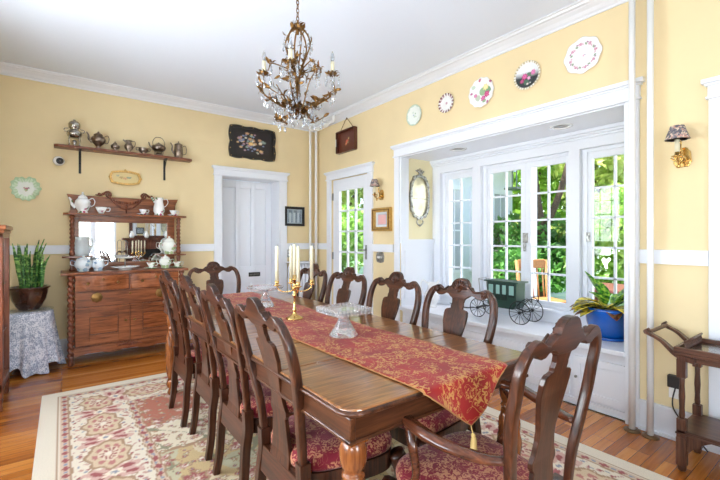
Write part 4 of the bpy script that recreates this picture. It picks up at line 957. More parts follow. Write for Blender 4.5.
# ================================================================= FRAMES, TRAYS
def wavy(hw,hh,amp,nx,nz,n=16):
    o=[]
    for (x0,z0,x1,z1,k,dx,dz) in ((-hw,-hh,hw,-hh,nx,0,-1),(hw,-hh,hw,hh,nz,1,0),(hw,hh,-hw,hh,nx,0,1),(-hw,hh,-hw,-hh,nz,-1,0)):
        for i in range(n): q=i/n; a=amp*abs(sin(PI*k*q)); o.append((x0+(x1-x0)*q+dx*a,z0+(z1-z0)*q+dz*a))
    return o
def ringed(name,mat,par,out,inn,y0,y1,face='y',mat2=None):
    n=len(out); vs=[];
    for (o,y) in ((out,y0),(out,y1),(inn,y1),(inn,y0)): vs+=[(a,y,b) for a,b in o]
    fs=[]
    for q in range(4):
        for k in range(n): fs.append((q*n+k,q*n+(k+1)%n,((q+1)%4)*n+(k+1)%n,((q+1)%4)*n+k))
    return M().add(vs,fs).build(name,mat,par)
def colgrid(hw,hh,fn,nx=60,nz=44,y=0.,yb=None):
    m=M(); vs=[];col=[];fs=[]
    for j in range(nz+1):
        for i in range(nx+1):
            x=-hw+2*hw*i/nx; z=-hh+2*hh*j/nz; vs.append((x,y,z)); col.append(fn(x/hw,z/hh))
    for j in range(nz):
        for i in range(nx): a=j*(nx+1)+i; fs.append((a,a+1,a+nx+2,a+nx+1))
    m.add(vs,fs); m.col=np.array(col); return m
rr=random.Random(3)
fb=[]
for k in range(56):
    a=rr.uniform(0,2*PI); r=rr.uniform(.02,.8)**.8; fb.append((r*cos(a)*.95,r*sin(a),rr.uniform(.06,.13),rr.choice([c3(196,160,110),c3(150,120,130),c3(120,140,130),c3(170,130,90),c3(110,120,150),c3(200,190,170)])))
fb.append((-.1,-.05,.16,c3(214,178,110)))
fbf=flowers(fb); 
def trayc(x,z):
    c=fbf(math.hypot(x,z),math.atan2(z,x)); return c or c3(38,32,32)
ty=thing('wall_tray','large black scalloped tray painted with flowers hung above the white door','tray',(2.077,5.19,2.535))
ow=wavy(.315,.205,.016,3,2); ringed('rim','dark_plastic',ty,ow,[(a*.88,b*.86) for a,b in ow],-.03,-.005); M().prism([(a*.9,b*.88) for a,b in ow],-.012,-.002,'xz').build('back','dark_plastic',ty); colgrid(.26,.168,trayc,80,56,-.0125).build('painting','tray_paint',ty)
m=M()
for k in range(0,64,4): a,b=ow[k]; m.ball((a*.95,-.031,b*.95),.006,6,4)
m.build('rim_gilding','gilt',ty)
yp=thing('wall_plaque','small gilt carved plaque below the wall shelf','plaque',(.575,5.19,1.93))
ow=wavy(.135,.062,.02,1,1,20); ringed('frame','gilt',yp,ow,[(a*.86,b*.74) for a,b in ow],-.035,-.002)
fp=flowers([(-.3,0,.2,c3(190,160,110)),(.3,.1,.2,c3(130,150,130)),(0,-.1,.22,c3(200,150,110)),(-.6,.3,.15,c3(150,160,140))])
colgrid(.122,.06,lambda x,z: fp(math.hypot(x,z),math.atan2(z,x)) or c3(226,206,150),30,14,-.01).build('painting','plate_paint',yp)
M().ball((-.15,-.02,0),.012).ball((.155,-.02,0),.012).ball((0,-.02,.085),.012).build('finial','gilt',yp)
# black frame
bf=thing('picture_frame','black framed etching under glass beside the white door','picture',(2.71,5.19,1.565))
q=lambda w,h:[(-w,-h),(w,-h),(w,h),(-w,h)]
ringed('frame','black_iron',bf,q(.158,.14),q(.125,.105),-.028,0)
def etch(x,z):
    if max(abs(x),abs(z))>.86: return c3(176,184,196)
    v=sin(x*9)*.5+sin(x*21+z*3)*.3; 
    return c3(200,208,216) if (abs(x)<.12 or abs(x-.5)<.1 or abs(x+.55)<.12) and z<.5 else (c3(120,132,148) if v>0 else c3(160,170,182))
colgrid(.126,.106,etch,40,30,-.008).build('print','plate_paint',bf)
M().box(-.126,.126,-.014,-.012,-.106,.106).build('glazing','thin_glass',bf)
def xthing(name,label,cat,y,z,group=None):               # hung on the right wall, local -Y faces the room
    return thing(name,label,cat,(3.05,y,z),-PI/2,group)
gp=xthing('picture_frame','small gold framed print with pink centre between glazed door and bay','picture',3.595,1.47)
ringed('frame','gilt',gp,q(.172,.138),q(.115,.088),-.035,0); ringed('inner_bead','old_gold',gp,q(.15,.118),q(.142,.11),-.040,-.034)
colgrid(.116,.089,lambda x,z: c3(228,176,172) if abs(x)<.62 and abs(z)<.62 else (c3(186,196,206) if abs(x)<.75 and abs(z)<.76 else c3(216,222,226)),24,20,-.01).build('print','plate_paint',gp)
sp=xthing('switch_plate','ornate pewter switch plate below the gold framed print','switch plate',3.636,1.02)
ow=wavy(.062,.055,.012,1,1,10); M().prism(ow,-.008,0,'xz').prism([(a*.7,b*.7) for a,b in ow],-.014,-.008,'xz').build('plate','pewter',sp,bev=.003); M().box(-.006,.006,-.03,-.014,-.014,.014).box(-.036,-.026,-.022,-.014,-.012,.012).box(.026,.036,-.022,-.014,-.012,.012).build('switch','porcelain',sp)
op=thing('switch_plate','small pewter outlet plate on the back wall below the black frame','outlet',(2.63,5.19,1.03)); M().box(-.045,.045,-.008,0,-.06,.06).build('plate','pewter',op,bev=.004); M().box(-.02,.02,-.013,-.008,-.04,-.005).box(-.02,.02,-.013,-.008,.005,.04).build('socket','porcelain',op,bev=.003)
t2=xthing('wall_tray','small red-brown painted tray hanging by a chain from the crown moulding','tray',4.312,2.545)
m=M(); m.box(-.20,.20,-.012,0,-.135,.135); m.build('base','dark_wood',t2)
m=M(); m.slab([(-.20+.4*k/12,.10,.155+.02*sin(PI*k/12)) for k in range(13)],lambda x,z,sd:(x,-.012 if sd==0 else -.05,z)) if 0 else None
M().box(-.215,-.20,-.055,0,-.145,.145).box(.20,.215,-.055,0,-.145,.145).box(-.20,.20,-.055,0,.135,.15).box(-.20,.20,-.055,0,-.15,-.135).build('rim','dark_wood',t2,bev=.004)
fr_=flowers([(0,.0,.2,c3(190,80,60)),(-.12,-.25,.14,c3(200,120,80)),(.16,.2,.13,c3(180,150,90)),(.1,-.15,.1,c3(120,120,70))])
colgrid(.2,.135,lambda x,z: fr_(math.hypot(x,z),math.atan2(z,x)) or c3(96,46,34),30,22,-.0125).build('painting','tray_paint',t2)
M().box(-.214,-.199,-.058,-.054,-.05,.05).build('handle_slot','porcelain',t2)
M().tube([(-.15,-.02,.15),(-.01,-.02,.30)],.004,6).tube([(.15,-.02,.15),(.01,-.02,.30)],.004,6).tube([(0,-.02,.28),(0,-.02,.31)],.006,6).build('chain','old_gold',t2)
# mirror on the bay's left cheek (faces -Y)
om=thing('wall_mirror','oval silver framed antique mirror on the left cheek wall of the bay','mirror',(3.345,3.29,1.73))
def ov(rx,rz,n=48,e=.78,am=0,k=0):
    return [(math.copysign(abs(cos(2*PI*i/n))**e,cos(2*PI*i/n))*rx*(1+am*cos(k*2*PI*i/n)),math.copysign(abs(sin(2*PI*i/n))**e,sin(2*PI*i/n))*rz*(1+am*cos(k*2*PI*i/n))) for i in range(n)]
ringed('frame','pewter',om,ov(.155,.26,am=.03,k=12),ov(.128,.228),-.03,0); M().prism(ov(.13,.23),-.01,-.002,'xz').build('glass','old_mirror',om)
m=M()
for i in range(0,48,3):
    a,b=ov(.145,.25)[i]; m.ball((a,-.028,b),.013,7,5)
m.build('bead_border','silver',om); m=M()
for k in range(-2,3): m.tube(spl([(0,-.02,.25),(k*.02,-.03,.29),(k*.03,-.02,.325-abs(k)*.012)],4),[.008]*9,6).ball((k*.03,-.02,.325-abs(k)*.012),.010,7,5)
m.build('crest','silver',om); m=M()
m.tube(spl([(-.04,-.02,-.265),(-.05,-.02,-.30),(0,-.02,-.335),(.05,-.02,-.30),(.04,-.02,-.265)],5),.007,7).ball((0,-.02,-.335),.013,7,5)
m.build('pendant','silver',om)
M().tube([(-.125,-.012,-.02),(.125,-.012,-.02)],.002,5).build('glass_joint','silver',om)
# ================================================================= SCONCES
def sconce(label,y,z):
    t=xthing('wall_sconce',label,'wall lamp',y,z,group='brass wall sconces with patterned shades')
    M().prism([(-.03,-.05),(.03,-.05),(.045,-.02),(.04,.04),(.02,.07),(-.02,.07),(-.04,.04),(-.045,-.02)],-.012,0,'xz').lathe([(0,0),(.02,0),(.024,-.012),(.012,-.025),(0,-.03)],(0,-.012,0),16,'y').build('backplate','brass',t,bev=.003)
    M().tube(spl([(0,-.02,0),(0,-.05,-.03),(0,-.085,-.035),(0,-.105,-.01),(0,-.11,.01)],5),.006,8).tube(spl([(0,-.03,.01),(0,-.05,.05),(0,-.045,.09),(0,-.06,.13)],5),.006,8).lathe([(0,-.005),(.014,-.003),(.03,.004),(.03,.008),(.012,.010),(.012,.03),(0,.03)],(0,-.11,0),18).ball((0,-.08,-.052),.012).tube(spl([(-.035,-.10,.0),(0,-.09,-.03),(.035,-.10,.0)],4),.004,6).build('arm','brass',t)
    M().lathe([(0,.03),(.013,.03),(.013,.11),(0,.11)],(0,-.11,0),14).build('candle_sleeve','wax',t)
    M().lathe([(.062,.105),(.060,.108),(.034,.185),(.032,.185),(.058,.103),(.062,.105)],(0,-.11,0),26).build('shade','shade_cloth',t)
    return t
n=NT('shade_cloth'); co=n.coord(scale=(110,)*3); v=n.n('TexVoronoi',i_Scale=1.); n.l(co,0,v,0); r=n.ramp(v,'Color',[(0,srgb(96,94,104)),(.35,srgb(150,142,140)),(.5,srgb(222,200,176)),(.62,srgb(120,112,118)),(.75,srgb(196,150,138))],'CONSTANT'); n.l(r,0,n.b,'Base Color'); n.b.inputs['Roughness'].default_value=.8
sconce('brass wall sconce with patterned shade to the right of the bay',.745,1.735)
sconce('brass wall sconce with patterned shade above the gold framed print',3.61,1.755)
# ================================================================= CHANDELIER
ch=thing('chandelier','gilt leafy chandelier with crystal drops and three candle lights','chandelier',(1.12,2.10,0))
rs=random.Random(11)
m=M(); z=2.56
m.lathe([(0,CZ),(.05,CZ),(.045,CZ-.02),(.015,CZ-.035),(0,CZ-.036)],(0,0,0),20).build('canopy','old_gold',ch)
m=M()
k=0; z=2.53
while z<CZ-.04:
    pts=[(.008*cos(a) if k%2 else 0,0 if k%2 else .008*cos(a),z+.016*sin(a)) for a in [i*PI/4 for i in range(8)]]
    m.tube(pts,.0028,5,closed=True,up=(1,1,0)); z+=.024; k+=1
m.build('chain','old_gold',ch)
fr=M(); lv=M(); cry=M()
def leaf(o,d,L):
    o=Vector(o); d=Vector(d).normalized(); s=d.cross(Vector((rs.uniform(-1,1),rs.uniform(-1,1),rs.uniform(-1,1)))); s.normalize(); u=s.cross(d)
    w=L*.15; c=[]; L=L*.85
    for q,ww,h in ((0,.15,0),(.3,.9,.12),(.6,1,.14),(.85,.5,-.02)):
        p=o+d*L*q+u*L*h; c.append((p-s*w*ww+u*w*.3,p,p+s*w*ww+u*w*.3))
    vs=[tuple(x) for r_ in c for x in r_]+[tuple(o+d*L-u*L*.18)]; fs=[]
    for i in range(3):
        for j in range(2): a=i*3+j; fs.append((a,a+1,a+4,a+3))
    fs+= [(9,10,12),(10,11,12)]
    lv.add(vs,fs,True)
def drop(x,y,z,L=.045):
    cry.tube([(x,y,z),(x,y,z-.012)],.0012,4)
    cry.add(*_oct(x,y,z-.018,.0055,.006)); cry.add(*_oct(x,y,z-.025-L/2,.0085,L/2))
def _oct(x,y,z,r,h):
    vs=[(x,y,z+h)]+[(x+r*cos(k*PI/3),y+r*sin(k*PI/3),z-h*.25) for k in range(6)]+[(x,y,z-h)]
    return vs,[(0,1+k,1+(k+1)%6) for k in range(6)]+[(7,1+(k+1)%6,1+k) for k in range(6)]
def branch(pts,r=.005,nl=6,L=.045,nd=3):
    nl=int(nl*1.5)
    p=spl(pts,6); fr.tube(p,[r*(1.15-.5*i/len(p)) for i in range(len(p))],6)
    for i in range(nl):
        q=p[rs.randrange(2,len(p))]; leaf(q,(rs.uniform(-1,1),rs.uniform(-1,1),rs.uniform(-.3,1)),L*rs.uniform(.7,1.3))
    for i in range(nd):
        q=p[rs.randrange(len(p)//2,len(p))]; drop(q[0]+rs.uniform(-.01,.01),q[1]+rs.uniform(-.01,.01),q[2],.035*rs.uniform(.7,1.2))
# central cage
for k in range(6):
    a=k*PI/3+.3; ca_,sa_=cos(a),sin(a)
    branch([(0,0,2.50),(.05*ca_,.05*sa_,2.47),(.075*ca_,.075*sa_,2.40),(.05*ca_,.05*sa_,2.32),(.015*ca_,.015*sa_,2.22),(.01*ca_,.01*sa_,2.10)],.005,8,.04,2)
fr.tube([(0,0,2.53),(0,0,2.46)],.008,8); fr.tube([(0,0,2.22),(0,0,2.02)],.009,8)
for k in range(16):
    a=k*PI/8; leaf((.01*cos(a),.01*sin(a),2.49),(cos(a),sin(a),.9),.06)
F_=Vector((.602,.798,0)); R_v=Vector((.798,-.602,0))
tips=[(R_v*-.205+F_*.02),(R_v*.205+F_*.03),(R_v*-.02-F_*.13)]
for tpt in tips:
    d=tpt.normalized(); p=tpt
    branch([(0,0,2.06),tuple(d*.06+Vector((0,0,2.03))),tuple(p*.72+Vector((0,0,2.07))),tuple(p*1.04+Vector((0,0,2.13))),tuple(p+Vector((0,0,2.235)))],.006,14,.05,6)
    zc=2.235
    fr.lathe([(0,zc-.01),(.012,zc-.008),(.028,zc+.004),(.028,zc+.008),(.012,zc+.008),(0,zc+.008)],(p[0],p[1],0),14)
    for k in range(9): a=k*2*PI/9; leaf((p[0]+.012*cos(a),p[1]+.012*sin(a),zc),(cos(a),sin(a),.25),.045)
    for k in range(6): a=k*PI/3; drop(p[0]+.045*cos(a),p[1]+.045*sin(a),zc-.006,.04)
    c=M().lathe([(0,zc),(.0115,zc+.008),(.0115,zc+.075),(0,zc+.075)],(p[0],p[1],0),14); c.build('candle_sleeve','wax',ch)
    M().lathe([(0,zc+.075),(.008,zc+.078),(.013,zc+.10),(.008,zc+.125),(.002,zc+.14),(0,zc+.141)],(p[0],p[1],0),14).build('bulb','bulb_glass',ch)
for k in range(11):
    a=k*2*PI/11+.2; R1=rs.uniform(.13,.24); z1=rs.uniform(2.0,2.2); d=(cos(a),sin(a))
    branch([(0,0,2.04),(.05*d[0],.05*d[1],2.01),(R1*.6*d[0],R1*.6*d[1],z1-.05),(R1*d[0],R1*d[1],z1)],.0045,9,.05,5)
for k in range(9):
    a=k*2*PI/9; R1=rs.uniform(.09,.15); d=(cos(a),sin(a))
    branch([(0,0,2.20),(.04*d[0],.04*d[1],2.24),(R1*d[0],R1*d[1],2.27),(R1*1.15*d[0],R1*1.15*d[1],2.23)],.004,6,.045,3)
for k in range(14):
    a=k*2*PI/14; leaf((.01*cos(a),.01*sin(a),2.02),(cos(a),sin(a),-.5),.07); R1=.05+.05*(k%2); drop(R1*cos(a),R1*sin(a),1.99+.02*(k%3),.04)
for k in range(10):
    a=k*2*PI/10; drop(.085*cos(a),.085*sin(a),2.42,.04)
drop(0,0,2.0,.06)
fr.build('frame','old_gold',ch); lv.build('leaves','old_gold',ch)['kind']='stuff'; cry.build('crystal_drops','drop_crystal',ch)['kind']='stuff'
# ================================================================= PIPES AND RADIATOR
def pipe(label,x,y,horiz=None,z0=0.):
    t=thing('riser_pipe',label,'pipe',(x,y,0),group=None)
    if horiz: M().tube([(0,0,z0),(0,0,2.80),(0,-.0,2.825),(.0,-.03,2.83),(0,horiz,2.83),(0,horiz-.01,2.84),(0,horiz-.01,2.9)],.018,14,up=(1,0,0)).build('pipe','pipe_paint',t)
    else: M().tube([(0,0,z0),(0,0,CZ)],.0185,14,up=(1,0,0)).build('pipe','pipe_paint',t)
    M().lathe([(.019,z0),(.048,z0),(.046,z0+.008),(.022,z0+.014),(.019,z0+.014)],(0,0,0),20).build('floor_flange','flange_metal',t)
pipe('white heating pipe on the right wall, the left of the two beside the bay casing',2.955,.985)
pipe('white heating pipe on the right wall, the right one, nearer the brass sconce',2.955,.885)
pipe('white heating pipe in the far corner, left of its twin',2.93,5.105,-.62)
pipe('white heating pipe in the far corner, nearest the glazed door',2.985,5.03,-.30)
ra=thing('radiator','low white cast-iron radiator in the far corner behind the chairs','radiator',(2.72,5.04,0))
m=M()
for k in range(6):
    x=-.13+.052*k
    m.tube([(x,-.07,.08),(x,-.07,.82),(x,-.04,.87),(x,.04,.87),(x,.07,.82),(x,.07,.08)],.022,8,up=(1,0,0))
m.tube([(-.13,0,.12),(.13,0,.12)],.03,8).tube([(-.13,0,.80),(.13,0,.80)],.03,8).tube([(-.13,-.07,.12),(.13,-.07,.12)],.015,8).build('columns','white_trim',ra)
for x in (-.12,.12): M().box(x-.02,x+.02,-.08,.08,0,.09).build('foot','white_trim',ra)
M().box(-.17,.16,-.10,.10,.892,.915).build('top_shelf','white_trim',ra,bev=.005)
# ================================================================= PLANT TABLE
pt2=thing('round_table','small round side table hidden beneath a lace cloth, left of the sideboard','table',(-.25,4.84,0))
M().lathe([(0,.545),(.175,.545),(.178,.552),(.175,.566),(0,.566)],(0,0,0),40).lathe([(0,0),(.12,0),(.10,.03),(.03,.06),(.025,.5),(.06,.545),(0,.545)],(0,0,0),16).build('pedestal','dark_wood',pt2)
vs=[];fs=[];nt=180;rows=26; uv=[]
for j in range(rows+1):
    q=j/rows
    for k in range(nt):
        a=2*PI*k/nt
        if q<.25: r=.182*q/.25; z=.571
        else:
            s=(q-.25)/.75; f=.018+.05*s; cr_=1+.0
            w=sin(11*a+.6)+.5*sin(19*a+1)
            r=.184+.062*s+f*.55*w*s*.8; ln=.525+.04*sin(4*a+.4)+.02*sin(11*a); z=.568-s*ln if s>0 else .568
        vs.append((r*cos(a),r*sin(a),max(z,.012)))
for j in range(rows):
    for k in range(nt): a=j*nt+k; b=j*nt+(k+1)%nt; fs.append((a,a+nt,b+nt,b))
m=M().add(vs,fs,True)
n=NT('lace'); co=n.coord(scale=(1,1,1)); v=n.n('TexVoronoi',i_Scale=130.); n.l(co,0,v,0); nz=n.n('TexNoise',i_Scale=26.,i_Detail=3.); n.l(co,0,nz,0); ad=n.n('Math',operation='MULTIPLY_ADD',i_1=.9); n.l(v,'Distance',ad,0); n.l(nz,0,ad,2)
r=n.ramp(ad,0,[(.80,srgb(240,240,246)),(.98,srgb(216,220,232)),(1.12,srgb(150,160,182))]); n.l(r,0,n.b,'Base Color'); n.b.inputs['Roughness'].default_value=.9; n.bump(ad,0,.4,.004)
o=m.build('lace_tablecloth','lace',loc=(-.25,4.84,0)); tag(o,'white lace cloth draped to the floor over the small round table','tablecloth')
gt=tag(M().lathe([(0,0),(.188,0),(.19,.004),(.188,.008),(0,.008)],(0,0,0),48).build('glass_top','thin_glass',loc=(-.25,4.84,.573)),'round glass top on the lace-covered side table','glass top')
sp_=thing('snake_plant','snake plant with upright green leaves in a dark brown glazed pot','plant',(-.245,4.83,.582)); sp_.scale=(.92,.92,.95)
M().lathe([(0,0),(.085,0),(.09,.012),(.105,.03),(.14,.10),(.155,.17),(.158,.20),(.175,.212),(.175,.225),(.15,.222),(.145,.20),(0,.20)],(0,0,0),32).build('pot','brown_glaze',sp_); M().lathe([(0,.2),(.144,.203),(0,.206)],(0,0,0),24).build('soil','soil',sp_)
n=NT('snake_leaf'); co=n.coord(scale=(8,8,26)); nz=n.n('TexNoise',i_Scale=1.3,i_Distortion=1.,i_Detail=2.); n.l(co,0,nz,0); r=n.ramp(nz,0,[(.38,srgb(36,84,34)),(.5,srgb(76,136,56)),(.6,srgb(150,190,100))]); n.l(r,0,n.b,'Base Color'); n.b.inputs['Roughness'].default_value=.4
rs2=random.Random(5)
for k in range(34):
    a=rs2.uniform(0,2*PI); r0=rs2.uniform(.0,.11); H=rs2.uniform(.26,.50); tl_=rs2.uniform(.0,.22); x,y=r0*cos(a),r0*sin(a); w=rs2.uniform(.011,.020); tw=rs2.uniform(0,PI); vs=[];fs=[]
    for i in range(10):
        q=i/9; ww=w*(.75+.5*sin(PI*min(1,q*1.15)))*(1-q**5); aa=tw+q*.9; px=x+tl_*H*q*q*cos(a)+.006*sin(q*7); py=y+tl_*H*q*q*sin(a); z=.2+H*q
        for s in (-1,0,1): vs.append((px+s*ww*cos(aa)-(.006*sin(aa) if s==0 else 0),py+s*ww*sin(aa)+(.006*cos(aa) if s==0 else 0),z))
    for i in range(9):
        for j in range(2): b=i*3+j; fs.append((b,b+1,b+4,b+3))
    o=M().add(vs,fs,True).build('leaf','snake_leaf',sp_); s_=o.modifiers.new('s','SOLIDIFY'); s_.thickness=.003
# ================================================================= CURIO CABINET (left edge)
cu=thing('curio_cabinet','narrow wooden glazed curio cabinet at the left edge of the room','cabinet',(-.6,4.04,0))
m=M(); x0,x1,y0,y1=-.27,.262,-.23,.235
M().box(x0-.02,x1+.02,y0-.02,y1+.02,1.31,1.345).box(x0-.01,x1+.01,y0-.01,y1+.01,1.285,1.31).build('top','sb_x',cu,bev=.008)
M().box(x0,x1,y0,y1,1.25,1.285).build('top_rail','sb_x',cu,bev=.004); M().box(x0,x1,y0,y1,.14,.20).build('bottom_rail','sb_x',cu,bev=.004)
for x in (x0,x1-.035):
    for y in (y0,y1-.035):
        M().box(x,x+.035,y,y+.035,.10,1.285).lathe([(0,0),(.014,0),(.018,.02),(.012,.05),(.02,.09),(0,.10)],(x+.0175,y+.0175,0),12).build('post','sb_z',cu,bev=.003)
for z in (.55,.90): M().box(x0+.01,x1-.01,y0+.01,y1-.01,z,z+.008).build('shelf','thin_glass',cu)
M().box(x1-.022,x1-.018,y0+.035,y1-.035,.20,1.25).build('side_glass','window_glass',cu); M().box(x0+.035,x1-.035,y0+.016,y0+.02,.20,1.25).build('front_glass','window_glass',cu)
M().box(x0,x0+.01,y0+.035,y1-.035,.20,1.25).build('back_panel','sb_z',cu)
# ================================================================= TEA CART
ct=thing('tea_cart','dark wooden tea cart with curved handle against the right wall','cart',(2.82,.25,0))
L0=.405                                                   # far end in +Y
M().box(-.185,.175,-.55,L0+.03,.622,.64).box(-.165,.155,-.53,L0+.01,.59,.622).build('top','cart_y',ct,bev=.004)
M().box(-.185,-.165,-.55,L0+.03,.64,.665).box(.155,.175,-.55,L0+.03,.64,.665).box(-.165,.155,L0+.012,L0+.03,.64,.665).build('gallery','cart_y',ct,bev=.004)
M().box(-.15,.14,-.5,L0-.02,.6405,.646).build('glass_tray','thin_glass',ct)
m=M()
for k in range(13): m.lathe([(0,.646),(.006,.646),(.007,.655),(.003,.662),(.007,.675),(.003,.684),(.005,.69),(0,.692)],(-.15+.024*k,L0-.015,0),8)
m.tube([(-.165,L0-.015,.693),(.155,L0-.015,.693)],.006,8).build('spindle_rail','cart_y',ct)
for x in (-.155,.145):
    M().tube(spl([(x,L0-.06,.60),(x,L0+.02,.62),(x,L0+.09,.68),(x,L0+.14,.705),(x,L0+.165,.72),(x,L0+.15,.735)],6),[.030,.030,.029,.028,.027,.026,.025,.024,.022,.021,.02,.019,.018,.018,.017,.017,.017,.018,.018,.019,.02,.021,.022,.02,.018,.015,.012,.012,.012,.012,.012][:31],sec=[(-.45,-1),(.45,-1),(.45,1),(-.45,1)],up=(1,0,0),sm=False).build('handle_bracket','cart_z',ct,bev=.003)
M().lathe([(.011,-.155+.3*k/24) for k in range(25)],(0,0,0),12,'x').build('handle_bar','cart_z',ct,loc=(0,L0+.15,.715))
for x,y in ((-.155,L0-.0),(.14,L0-.0),(-.155,-.50),(.14,-.50)):
    m=M().box(x-.02,x+.02,y-.02,y+.02,.50,.60).lathe([(.012,.28),(.014,.3),(.012,.34),(.015,.40),(.012,.46),(.013,.5)],(x,y,0),12).box(x-.02,x+.02,y-.02,y+.02,.18,.28)
    if y>0: m.prism([(x-.022,.03),(x+.022,.03),(x+.022,.18),(x-.022,.18)],y-.022,y+.022,'xz').lathe([(0,0),(.016,.0),(.02,.01),(.02,.03),(0,.03)],(x,y,0),12)
    else: m.lathe([(0,0),(.02,0),(.02,.18),(0,.18)],(x,y,0),12)
    m.build('leg','cart_z',ct,bev=.002)
M().box(-.175,.16,-.52,L0+.02,.205,.222).box(-.18,.165,-.525,L0+.025,.198,.206).build('lower_shelf','cart_y',ct,bev=.003)
for s,x in ((1,-.155),(1,.14)):
    M().slab([(k*.01,.198-.10*max(0,1-k*.01/.12)**1.5-.0005,.198) for k in range(13)],lambda t,z,sd:(x+(.008 if sd==0 else -.008),L0-.02-t,z)).build('foot_bracket','cart_z',ct)
dy=tag(M().lathe([(0,0),(.06,0),(.065,.004),(.085,.01),(.083,.013),(.05,.006),(0,.006)],(0,0,0),40,fl=20,amp=.03).build('doily_plate','porcelain',loc=(2.86,.40,.646)),'small white scalloped dish on top of the tea cart','dish')
# outlet with adapter
oc=thing('power_adapter','dark plug-in adapter with white outlet and hanging cord on the right wall','adapter',(3.05,.775,.315),-PI/2)
M().box(-.04,.04,-.006,0,-.065,.065).build('wall_plate','porcelain',oc,bev=.003)
M().box(-.038,.038,-.045,-.006,.01,.085).build('adapter','dark_plastic',oc,bev=.004); M().tube(spl([(0,-.03,.01),(-.01,-.045,-.06),(-.005,-.04,-.12),(.03,-.03,-.18),(.09,-.03,-.24),(.16,-.06,-.305)],5),.004,6).build('cord','dark_plastic',oc)
# ================================================================= THINGS ON THE WINDOW SEAT
SZ=.48
cg=thing('model_carriage','green model horse carriage with black spoked wheels on the window seat','model carriage',(3.36,2.16,SZ),rz=0)
# long axis = Y ; front towards +Y
b=M().slab([(-.14,.165,.40),(-.12,.15,.41),(.11,.15,.41),(.13,.165,.40)],lambda y,z,sd:(-.075 if sd==0 else .075,y,z+.0)) 
b=M(); b.prism([(-.15,.15),(-.12,.115),(.12,.115),(.15,.15),(.155,.355),(-.155,.355)],-.075,.075,'yz'); body=b.build('body','green_paint',cg,bev=.003)
M().box(-.09,.09,-.18,.18,.355,.368).build('roof','green_paint',cg,bev=.003)
for s in (-1,1):
    for k_,(a,c_) in enumerate(((-.14,-.075),(-.06,-.006),(.006,.06),(.075,.14))):
        wn=M().box(s*.076-.003,s*.076+.003,a,c_,.225 if k_ in (0,3) else .19,.34).build('window','carriage_trim',body)
        M().box(s*.076-.0045,s*.076+.0045,a+.008,c_-.008,.245,.33).build('pane','carriage_window',wn)
def wheel(x,y,r):
    m=M(); m.tube([(x,y+r*cos(a),r+.0+r*sin(a)) for a in [2*PI*k/32 for k in range(32)]],.0045,6,closed=True,up=(1,0,0))
    for k in range(12): a=PI*k/6; m.tube([(x,y,r),(x,y+r*cos(a),r+r*sin(a))],.0022,5)
    m.lathe([(0,-.012),(.012,-.012),(.014,0),(.012,.012),(0,.012)],(x,y,r),10,'x'); m.build('wheel','black_iron',cg)
for x in (-.105,.105): wheel(x,-.205,.102); wheel(x,.24,.088)
m=M().tube([(-.105,-.205,.102),(.105,-.205,.102)],.005,6).tube([(-.105,.24,.088),(.105,.24,.088)],.005,6).tube([(0,-.205,.102),(0,-.1,.125),(0,.24,.10)],.006,6)
for x in (-.06,.06): m.tube(spl([(x,-.29,.20),(x,-.25,.23),(x,-.2,.20),(x,-.14,.14)],4),.004,6).tube(spl([(x,.28,.17),(x,.24,.19),(x,.2,.17),(x,.13,.15)],4),.004,6)
m.tube([(-.06,-.29,.20),(-.06,-.29,.25),(.06,-.29,.25),(.06,-.29,.20)],.004,6)
m.build('undercarriage','black_iron',cg)
M().box(-.06,.06,.16,.24,.18,.20).tube([(-.06,.24,.2),(-.06,.26,.37),(.06,.26,.37),(.06,.24,.2)],.004,6).tube([(-.06,.16,.355),(-.06,.26,.365)],.003,6).tube([(.06,.16,.355),(.06,.26,.365)],.003,6).build('driver_seat','steel',cg)
M().tube(spl([(.02,.25,.10),(.02,.36,.06),(.02,.52,.045),(.02,.66,.07)],5),.004,6).tube(spl([(-.02,.25,.10),(-.02,.36,.06),(-.02,.52,.045),(-.02,.66,.07)],5),.004,6).build('shaft','black_iron',cg)
pi=thing('pitcher','tall white ceramic pitcher with looped handle on the far end of the window seat','pitcher',(3.31,3.05,SZ),rz=PI*.75)
M().lathe([(0,0),(.05,0),(.055,.01),(.045,.02),(.08,.07),(.088,.11),(.075,.16),(.05,.20),(.045,.23),(.062,.275),(.058,.275),(.04,.235),(0,.22)],(0,0,0),26).build('body','porcelain',pi)
M().tube(spl([(.05,0,.265),(.10,0,.30),(.125,0,.25),(.11,0,.18),(.08,0,.13)],6),.008,8,up=(0,1,0)).build('handle','porcelain',pi); M().tube(spl([(-.045,0,.25),(-.07,0,.285),(-.085,0,.30)],4),[.02,.018,.016,.014,.012,.011,.010,.009,.008],8,up=(0,1,0)).build('spout','porcelain',pi)
cp=thing('potted_croton','croton with yellow, green and red leaves in a bright blue pot on the window seat','plant',(3.375,1.285,SZ))
M().lathe([(0,0),(.135,0),(.145,.008),(.148,.022),(.14,.022),(.132,.012),(0,.012)],(0,0,0),36).build('saucer','blue_glaze',cp)
M().lathe([(0,.012),(.112,.012),(.125,.03),(.150,.12),(.160,.215),(.160,.235),(.150,.235),(.148,.215),(0,.215)],(0,0,0),36).build('pot','blue_glaze',cp); M().lathe([(0,.215),(.147,.218),(0,.221)],(0,0,0),24).build('soil','soil',cp)
